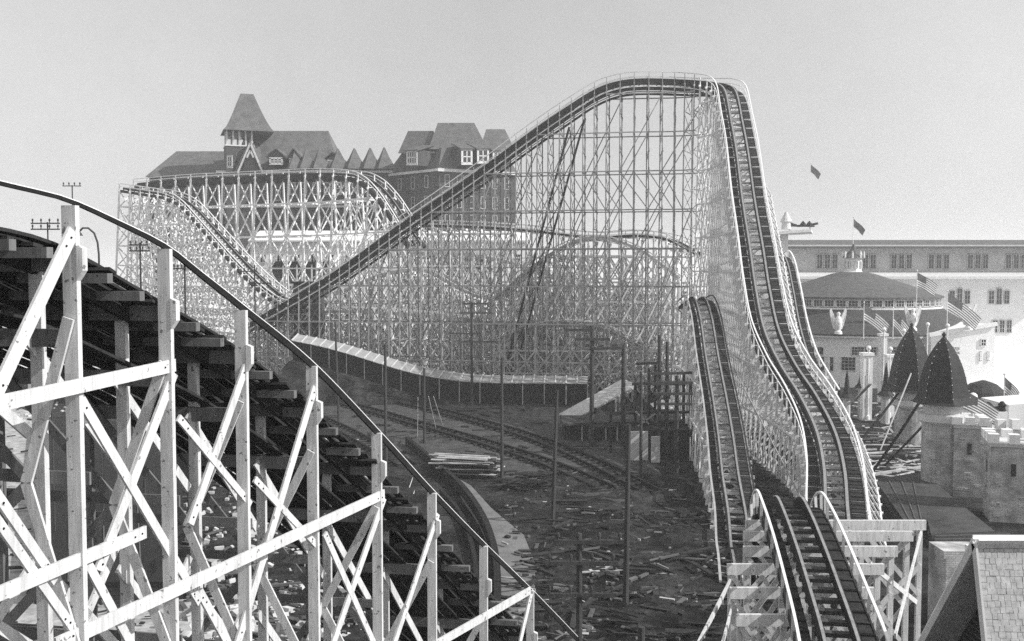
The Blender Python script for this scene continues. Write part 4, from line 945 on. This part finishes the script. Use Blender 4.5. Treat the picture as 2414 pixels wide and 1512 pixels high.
# ------------------------------------------------------------------ foreground gable house
GH = thing('gable_house', (at(2330, 1280, 22).x+3, 22, 0), 'foreground house with pale shingled gable roof and dark gable end at bottom right corner', 'house')
A = at(2301, 1280, 22); Bf = at(2150, 1538, 25.3); Bf = Vector((A.x, Bf.y, at(2150, 1538, A.x/((2150-CX)/F)).z)); 
Yn = A.x/((2352-CX)/F); Bn = Vector((A.x, Yn, at(2352, 1560, Yn).z)); Bn = A+(Bn-A)*1.2; Bf = A+(Bf-A)*1.25
Lx = Vector((9, 0, 0))
nr = MB().slab([A, A+Lx, Bn+Lx, Bn], .14, dirn=((Bn-A).cross(Lx)).normalized() if ((Bn-A).cross(Lx)).z > 0 else -((Bn-A).cross(Lx)).normalized())
fixnormals(nr.build('roof_slope', M['roof_shingle'], GH))
nf = MB().slab([A+Vector((0, .02, 0)), A+Lx+Vector((0, .02, 0)), Bf+Lx, Bf], .14, dirn=((Bf-A).cross(Lx)).normalized() if ((Bf-A).cross(Lx)).z > 0 else -((Bf-A).cross(Lx)).normalized())
fixnormals(nf.build('roof_slope', M['roof_shingle'], GH))
# courses of shingles as thin raised lips on the near slope
mb = MB(); dn = (Bn-A); ln = dn.length; nn = dn.cross(Lx).normalized(); nn = nn if nn.z > 0 else -nn; k = int(ln/.13)
for i in range(1, k):
    p = A+dn*(i/k)+nn*.006; x = .0
    while x < 8.9:
        w_ = rnd.uniform(.1, .22); q = p+Vector((x, 0, 0))+dn.normalized()*rnd.uniform(-.012, .012)
        mb.beam(q+Vector((.004, 0, 0)), q+Vector((w_-.006, 0, 0)), .13, rnd.uniform(.012, .03), side=dn); x += w_
mb.build('shingle_course', M['roof_shingle'], GH)
MB().beam(A+Vector((-.03, -.1, .05)), A+Lx+Vector((0, -.1, .05)), .22, .05, side=Vector((0, 1, -.9))).build('ridge_board', M['paint'], GH)
MB().beam(A+Vector((.0, .12, .05)), A+Lx+Vector((0, .12, .05)), .2, .05, side=Vector((0, 1, .9))).build('ridge_board', M['trim'], GH)
for B_ in (Bf, Bn):
    MB().beam(A+Vector((-.04, 0, -.02)), B_+Vector((-.04, 0, -.02)), .05, .2, side=Vector((1, 0, 0))).build('barge_board', M['stucco_grey'], GH)
MB().beam(A+Vector((.0, .05, .1)), Bf+Vector((.0, .05, .1)), .1, .06, side=Vector((1, 0, 0))).build('roof_edge', M['paint'], GH)
g = MB().slab([A+Vector((.75, 0, -.3)), Bn+Vector((.75, .2, 0)), Vector((A.x+.75, Bn.y+.2, 0)), Vector((A.x+.75, Bf.y-.2, 0)), Bf+Vector((.75, -.2, 0))], .15, dirn=Vector((-1, 0, 0)))
fixnormals(g.build('gable_wall', M['deck'], GH))
mb = MB()
for i in range(26):
    zz = A.z-.6-i*.16; t = (A.z-.3-zz)/(A.z-Bf.z); t2 = (A.z-.3-zz)/(A.z-Bn.z)
    mb.beam(Vector((A.x+.735, A.y+(Bf.y-A.y)*t*.97, zz)), Vector((A.x+.735, A.y+(Bn.y-A.y)*t2*.95, zz)), .03, .025)
mb.build('clapboard', M['dome_mid'], GH)
MB().beam(A+Vector((.3, 0, -.35)), A+Vector((.3, 0, -1.9)), .12, .12).build('king_post', M['dome_dark'], GH)

# ------------------------------------------------------------------ poles
def pole(x, yb, yt, label, arms=(), Y=None, r=.14, lean=0, mat='pole', guys=(), armt=.13):
    Y = Y or 36800/(yb-HORY); t = at(x, yt, Y); b = Vector((t.x+lean, Y, 0))
    rt = thing('utility_pole' if arms else 'timber_pole', tuple(b), label, 'pole')
    MB().tube([b, b.lerp(t, .5), t], r, 8, r2=r*.7).build('pole', M[mat], rt)
    for (y, xa, xb) in arms:
        a, c = at(xa, y, Y), at(xb, y, Y); a.y -= r; c.y -= r; ar = MB().beam(a, c, armt, armt*1.2).build('crossarm', M[mat], rt)
        n = 4
        for k in range(n):
            p = a.lerp(c, .06+.88*k/(n-1)); MB().lathe(p+Vector((0, 0, armt*.6)), [(.03, 0), (.03, .08), (.06, .1), (.05, .2), (.01, .24)], 6).build('insulator', M['pole'], ar)
    for (x1, y1, x2, y2) in guys:
        MB().tube([at(x1, y1, Y-.2), gr(x2, y2)], .035, 5).build('guy_wire', M['trim'], rt)
    return rt
pole(816, 865, 652, 'tall utility pole with four crossarms near the foot of the climbing track', [(661, 803, 836), (681, 803, 838), (706, 790, 848), (722, 790, 848)], r=.2)
pole(790, 1003, 760, 'thin plain pole second from the left along the railway', lean=.3)
pole(908, 1135, 812, 'thin plain pole standing left of the roped pole, base beside curved curb')
pole(1000, 1048, 868, 'short pole held by pale ropes in the middle yard', guys=[(985, 938, 984, 1030), (1010, 935, 1028, 1012), (1022, 935, 1046, 1010), (1000, 1050, 965, 1150), (1004, 1060, 975, 1165)])
pole(1112, 960, 713, 'utility pole with crossarms and diagonal prop before the tunnel end', [(716, 1090, 1150), (738, 1085, 1160), (786, 1060, 1135), (806, 1080, 1170)], r=.18)
pole(1183, 1142, 852, 'plain pole right of the lumber stack, lit along its right edge')
pole(1313, 1243, 920, 'plain pole with stones at its base in the middle of the littered yard', lean=-.25)
pole(1396, 1052, 768, 'dark utility pole left of the pale ramp, joined to its neighbour by a beam', [(778, 1330, 1398), (800, 1355, 1438)], r=.24, armt=.2)
pole(1470, 1052, 815, 'dark plain pole at the top of the pale ramp, right end of the beam', r=.24)
o = MB().beam(at(1396, 823, 89.2), at(1470, 820, 89.2), .25, .25).build('tie_beam', M['pole']); tag(o, 'dark horizontal beam joining the two poles over the pale ramp', 'beam')
pole(1555, 1085, 790, 'dark utility pole left of the pair beside the dark descending track', [(880, 1530, 1612), (905, 1530, 1610)], r=.2, armt=.18)
pole(1573, 1085, 806, 'dark plain pole right of the pair beside the dark descending track', r=.2)
pole(1596, 1120, 886, 'dark utility pole with three long crossarms nearest the dark descending track', [(902, 1545, 1632), (928, 1540, 1632), (952, 1545, 1630)], r=.2, armt=.18)
pole(1512, 1120, 880, 'thin dark pole over the grey shed panels', r=.14)
pole(1482, 1448, 1000, 'tall plain pole in the foreground yard, pale along its right side', r=.15, lean=-.1)
pole(1366, 1867, 1258, 'near dark pole with three wide crossarms low in the centre foreground', [(1275, 1305, 1470), (1325, 1285, 1455), (1400, 1285, 1452)], Y=30, r=.12, armt=.1)
pole(1512, 2000, 1478, 'stub of a dark near pole at the bottom edge', Y=26, r=.14)
SF = thing('scaffold_frame', (at(1560, 1000, 86).x, 86, 0), 'dark scaffold of posts and beams in front of the low descending track', 'scaffold')
for x, a_ in ((1498, 905), (1530, 870), (1545, 860), (1612, 880), (1628, 905), (1440, 960)): MB().beam(z0(V(x, a_, 85.5)), V(x, a_, 85.5), .22, .22).build('post', M['dark_wood'], SF)
for y, xa, xb in ((906, 1490, 1632), (975, 1428, 1632), (858, 1500, 1560), (882, 1536, 1632), (1005, 1400, 1630), (1045, 1470, 1560)): MB().beam(V(xa, y, 85.3), V(xb, y-3, 85.3), .16, .22).build('beam', M['dark_wood'], SF)
for (x, y, x2, y2) in ((1500, 1020, 1516, 1036), (1560, 1010, 1580, 1025), (1498, 970, 1530, 1000), (1545, 975, 1498, 1010)): MB().beam(V(x, y, 85), V(x2, y2, 85), .1, .14).build('brace', M['lumber_grey'], SF)
pole(330, 700, 572, 'tall distant utility pole with two crossarms left of the lattice', [(578, 306, 350), (592, 306, 355)], Y=60, r=.08, armt=.07)
pole(435, 700, 620, 'distant utility pole between the first two near posts, one wide crossarm', [(634, 410, 440)], Y=60, r=.08, armt=.07)
pole(600, 800, 625, 'distant dark pole under the curved top rail, crossarm high', [(640, 560, 608), (668, 585, 640)], Y=80, r=.08, armt=.07)
pole(112, 700, 524, 'utility pole with two rows of insulators at the far left', [(527, 74, 142), (541, 74, 142)], Y=55, r=.06, armt=.06)
pole(170, 700, 437, 'thin pole with T top standing against the sky above the first post', [(439, 148, 192)], Y=70, r=.06, armt=.05)
LA = thing('arched_street_lamp', (at(232, 600, 60).x, 60, 0), 'tall street lamp with hooped arm just right of the first near post', 'lamp')
MB().tube([Vector((at(232, 600, 60).x, 60, 0)), at(233, 600, 60), at(230, 572, 60), at(222, 550, 60), at(208, 538, 60), at(195, 538, 60), at(187, 546, 60)], .06, 6).build('pole', M['pole'], LA)
MB().lathe(at(187, 556, 60), [(.22, 0), (.16, .12), (.05, .25)], 10).build('lamp_shade', M['pole'], LA)

# ------------------------------------------------------------------ railway, curved curb, yard things
def rails(pts, label):
    P_ = [gr(x, y, .1) for x, y in pts]; pt = Path(P_, 1.2); rt = thing('railway_track', (pt.p[len(pt.p)//2].x, pt.p[len(pt.p)//2].y, 0), label, 'railway')
    for s_ in (-.75, .75): pt.sweep(MB(), s_, .12, .16, .22).build('rail', M['black'], rt)
    mb = MB()
    for i in range(len(pt.p)): mb.beam(pt.off(i, -1.2, -.06), pt.off(i, 1.2, -.06), .25, .12, side=pt.t[i])
    mb.build('sleeper', M['deck'], rt)
rails([(690, 862), (780, 900), (900, 938), (1000, 962), (1100, 988), (1220, 1022), (1330, 1062), (1450, 1118), (1530, 1160)], 'railway track closest to the tunnel, running diagonally across the yard')
rails([(640, 905), (760, 940), (870, 968), (980, 1000), (1090, 1030), (1220, 1070), (1330, 1110), (1430, 1155)], 'second railway track across the yard, beside the lumber stack')
rails([(560, 905), (700, 965), (800, 1010), (900, 1065), (960, 1100)], 'short railway track passing behind the near trestle posts')
rl = Path([gr(x, y, .35) for x, y in [(960, 1040), (1040, 1108), (1090, 1155), (1135, 1220), (1162, 1290), (1172, 1360), (1172, 1450), (1160, 1560)]], .6)
o = rl.sweep(MB(), 0, 0, .35, .75).build('curved_curb', M['black']); tag(o, 'dark curved curb sweeping round the sandy path behind the trestle', 'curb')
rl = Path([gr(x, y, .2) for x, y in [(1040, 1160), (1085, 1215), (1112, 1290), (1122, 1350), (1120, 1440)]], .6)
o = rl.sweep(MB(), 0, 0, .25, .45).build('curved_curb', M['black']); tag(o, 'shorter inner dark curved curb close behind the trestle posts', 'curb')
LS = thing('lumber_stack', tuple(gr(1110, 1120)), 'stack of pale boards lying in the yard between the poles', 'lumber')
c = gr(1110, 1122)
for k in range(12):
    for j in range(6):
        L_ = rnd.uniform(3.2, 4.6); MB().box(c+Vector((rnd.uniform(-.7, .7)-k*.05, j*.42-.9+rnd.uniform(-.1, .1), .1+k*.12)), (L_, rnd.uniform(.2, .42), .07), rnd.uniform(-.16, .16)-.2, tilt=rnd.uniform(-.08, .08)).build('board', M['plank'] if rnd.random() < .12+.06*k else M['deck'], LS)
o = MB()
for k in range(70):
    p = gr(rnd.uniform(1175, 1300), rnd.uniform(1128, 1160)); o.box(p+Vector((0, 0, rnd.uniform(.1, .8))), (rnd.uniform(.6, 1.8), .15, .1), rnd.uniform(-.6, 1), tilt=rnd.uniform(-.6, .6))
tag(o.build('brush_heap', M['dark_wood']), 'low dark heap of brushwood and offcuts beside the lumber stack', 'heap', kind='stuff')

RA = thing('loading_ramp', (at(1410, 950, 99).x, 99, 0), 'pale planked ramp roof slanting up to the right beside dark poles', 'ramp')
q = [at(1318, 976, 97), at(1350, 990, 95.5), at(1504, 908, 101), at(1468, 893, 104)]
fixnormals(MB().slab(q, .18, dirn=Vector((0, 0, 1))).build('deck', M['plank_pale'], RA))
for t in (.05, .35, .65, .95):
    for (a, b) in ((q[0], q[3]), (q[1], q[2])):
        p = a.lerp(b, t); MB().beam(Vector((p.x, p.y, 0)), p-Vector((0, 0, .2)), .2, .2).build('post', M['lumber_grey'], RA)
MB().box(at(1400, 968, 97)+Vector((0, 0, 0)), (.5, .7, .5)).build('hatch', M['black'], RA)
SH = thing('workshop_shed', (at(1480, 1020, 91).x, 91, 0), 'dark open-fronted workshop shed under the pale ramp, grey doors', 'shed')
extr('wall', 'dark_wood', SH, [z0(V(1330, 1030, 92)), z0(V(1632, 1030, 92)), V(1632, 990, 92), V(1330, 1000, 92)], 5)
MB().beam(V(1325, 995, 93)+Vector((0, 1.5, 0)), V(1636, 985, 93)+Vector((0, 1.5, 0)), 6.5, .2).build('roof', M['tar'], SH)
for x, a_, b_ in ((1372, 1002, 1040), (1390, 1002, 1040), (1428, 1004, 1040), (1455, 1002, 1045)): MB().beam(V(x, a_, 91.6), V(x, b_, 91.6), .14, .14).build('post', M['lumber_grey'], SH)
GD = thing('grey_panel_shed', (at(1545, 1060, 82).x, 82, 0), 'grey boarded shed with two tall panels behind the thin poles', 'shed')
for (xa, xb, ya, Y) in ((1486, 1528, 1018, 82), (1536, 1556, 1030, 81), (1602, 1626, 1020, 84)):
    a, b = V(xa, ya, Y), V(xb, ya, Y); extr('panel', 'stucco_grey' if xa < 1600 else 'wall_hotel', GD, [z0(a), z0(b), b, a], .3)
a, b = V(1480, 1014, 83), V(1632, 1014, 83); extr('wall', 'dark_wood', GD, [z0(a), z0(b), b, a], 3)
WT = thing('white_tent', (at(1590, 960, 100).x, 100, 0), 'small white canvas roof beside the dark track, behind crossarms', 'tent')
for (xa, xb, ya, yb) in ((1545, 1572, 945, 965), (1578, 1628, 925, 965)):
    a = V(xa, yb, 98); b = V(xb, yb, 98); t = V((xa+xb)/2+8, ya, 100)
    fixnormals(MB().add([a, b, b+Vector((0, 4, 0)), a+Vector((0, 4, 0)), t, t+Vector((0, 1, 0))], [(0, 1, 4), (1, 2, 5, 4), (2, 3, 5), (3, 0, 4, 5), (3, 2, 1, 0)]).build('canvas', M['paint'], WT))
    for p in (a, b): MB().beam(Vector((p.x, p.y+.1, 0)), p+Vector((0, .1, 0)), .12, .12).build('post', M['lumber_grey'], WT)

SR = thing('slatted_shed', (at(165, 800, 135).x, 135, 0), 'low shed with pale slatted roof seen past the first near post', 'shed')
q = [at(70, 850, 118), at(268, 872, 116), at(250, 800, 140), at(85, 765, 143)]
for k in range(14):
    a = q[0].lerp(q[3], k/14); b = q[1].lerp(q[2], k/14); MB().beam(a, b, 1.15 if k % 2 else 1.0, .12).build('slat', M['stucco_grey'], SR)
fixnormals(MB().slab([p-Vector((0, 0, .25)) for p in q], .2, dirn=Vector((0, 0, 1))).build('roof', M['black'], SR))
for p in q: MB().beam(Vector((p.x, p.y, 0)), p-Vector((0, 0, .3)), .4, .4).build('post', M['stucco_grey'], SR)
TT = thing('distant_tent_roof', (at(0, 600, 150).x, 150, 0), 'grey pointed roof at the far left edge above the dark deck', 'building')
prismhull(([at(-90, 600, 150), at(45, 600, 150), at(45, 600, 162), at(-90, 600, 162), at(-25, 486, 156)], [(0, 1, 4), (1, 2, 4), (2, 3, 4), (3, 0, 4), (3, 2, 1, 0)]), 'stucco_grey', 'roof', TT)
a, b = at(-88, 600, 151), at(42, 600, 151); extr('wall', 'stucco', TT, [z0(a), z0(b), b, a], 10)

# ------------------------------------------------------------------ churned earth
from mathutils import noise as mnoise
def churn(name, X0, X1, Y0, Y1, st, ok):
    nx, ny = int((X1-X0)/st), int((Y1-Y0)/st); mb = MB()
    for j in range(ny+1):
        for i in range(nx+1):
            x, y = X0+i*st, Y0+j*st; px = CX+F*x/y; py = HORY+F*H/y
            h_ = mnoise.fractal(Vector((x*.35, y*.35, 1.7)), .9, 2.1, 5)*.34+.1+mnoise.noise(Vector((x*.1, y*.1, 9)))*.2
            e = ok(px, py); mb.v.append((x, y, max(-.3, h_*e-.25*(1-e))))
    for j in range(ny):
        for i in range(nx):
            a = j*(nx+1)+i
            if max(mb.v[q][2] for q in (a, a+1, a+nx+1, a+nx+2)) > -.1: mb.f.append((a, a+1, a+nx+2, a+nx+1)); mb.m.append(0)
    return struct(mb.build(name, M['ground']))
ss = lambda a, b, x: max(0, min(1, (x-a)/(b-a)))
churn('rough_earth', -1, 22, 38, 78, .3, lambda px, py: ss(1268, 1300, px)*ss(1088, 1130, py)*ss(1900, 1800, px) if True else 0)
churn('rough_earth', -14, -2.2, 40, 90, .3, lambda px, py: ss(455, 520, px)*ss(1000, 920, px)*ss(1040, 1070, py))
# ------------------------------------------------------------------ loose rubbish on the ground: nobody could count it
from mathutils import noise as mnoise
U_ = rnd.uniform
def litter(name, n, reg, mat, label, L0=.3, L1=2.2, w0=.08, w1=.3, ez=.1):
    mb = MB()
    for k in range(n):
        x, y = reg()
        if mnoise.noise(Vector((x*.013, y*.02, 3))) < -.02+U_(-.25, .1): x, y = reg()
        p = gr(x, y); L_ = L0+(L1-L0)*rnd.random()**2.2*1.6
        mb.box(p+Vector((0, 0, rnd.uniform(.05, .05+ez*2))), (L_, rnd.uniform(w0, w1), rnd.uniform(.03, .14)), rnd.gauss(0, .8), tilt=rnd.uniform(-.35, .35))
    return tag(mb.build(name, M[mat]), label, 'debris', kind='stuff')
U = rnd.uniform
litter('construction_debris', 95, lambda: (U(1190, 1730), 1110+(U(0, 1)**.7)*460), 'plank', 'scattered pale boards and offcuts over the dark centre yard', .1, .8, .04, .14)
litter('construction_debris', 380, lambda: (U(1190, 1730), 1110+(U(0, 1)**.7)*460), 'plank_grey', 'scattered greyish boards over the dark centre yard', .15, 1.1, .05, .2)
litter('construction_debris', 260, lambda: (U(1190, 1730), 1110+(U(0, 1)**.7)*460), 'deck', 'scattered dark boards and brush over the centre yard', .3, 1.8, .06, .3, ez=.25)
litter('construction_debris', 260, lambda: (U(600, 1450), U(905, 1100)), 'deck', 'dark scraps lying round the railway tracks', .5, 2.5)
litter('construction_debris', 200, lambda: (U(1960, 2200), U(950, 1130)), 'plank', 'pale scraps in the dark yard below the small spires', .3, 2, .08, .3)
litter('construction_debris', 380, lambda: (U(430, 900), U(1130, 1560)), 'plank_grey', 'pale offcuts and splinters on the ground inside the near trestle', .15, 1.3, .05, .22)
litter('construction_debris', 240, lambda: (U(-60, 420), U(880, 1560)), 'deck', 'dark scraps on the light gravel at lower left', .2, 1.6, .05, .25)
mb = MB()
for k in range(900):
    x, y = (U(-60, 330), U(860, 1000)) if k % 3 == 0 else (U(430, 900), U(1030, 1560)); p = gr(x, y); s_ = U(.08, .3)
    mb.lathe(p+Vector((0, 0, -.02)), [(s_*U(.7, 1), 0), (s_*U(.7, 1.1), s_*.4), (s_*.4, s_*.8), (.01, s_*.9)], 5, a0=U(0, 3), a1=2*math.pi) if False else mb.box(p+Vector((0, 0, s_*.3)), (s_*U(.8, 2), s_*U(.8, 1.6), s_), U(0, 3), tilt=U(-.6, .6))
tag(mb.build('rubble', M['stone']), 'pale broken stones strewn below the near trestle', 'rubble', kind='stuff')
# ------------------------------------------------------------------ groups for the repeats
GN = {'coaster track': 'wooden coaster tracks of the park', 'pole': 'poles standing in the yard', 'lamp': 'street and globe lamps', 'flag': 'flags on poles around the pavilion',
      'turret': 'spires and domed turrets beside the castle', 'statue': 'winged eagle statues', 'pillar': 'white columns by the domes', 'railway': 'railway tracks across the yard', 'shed': 'sheds around the yard', 'curb': 'curved curbs behind the trestle', 'cable': 'cables slanting down from the domes', 'hotel': 'hotel blocks behind the coaster', 'tower': 'castle towers'}
tops_ = [o for o in bpy.data.objects if o.parent is None and 'category' in o]
for c_, g_ in GN.items():
    if c_ == 'tower': continue
    l_ = [o for o in tops_ if o['category'] == c_ and o.get('kind') is None]
    if len(l_) > 1:
        for o in l_: o['group'] = g_
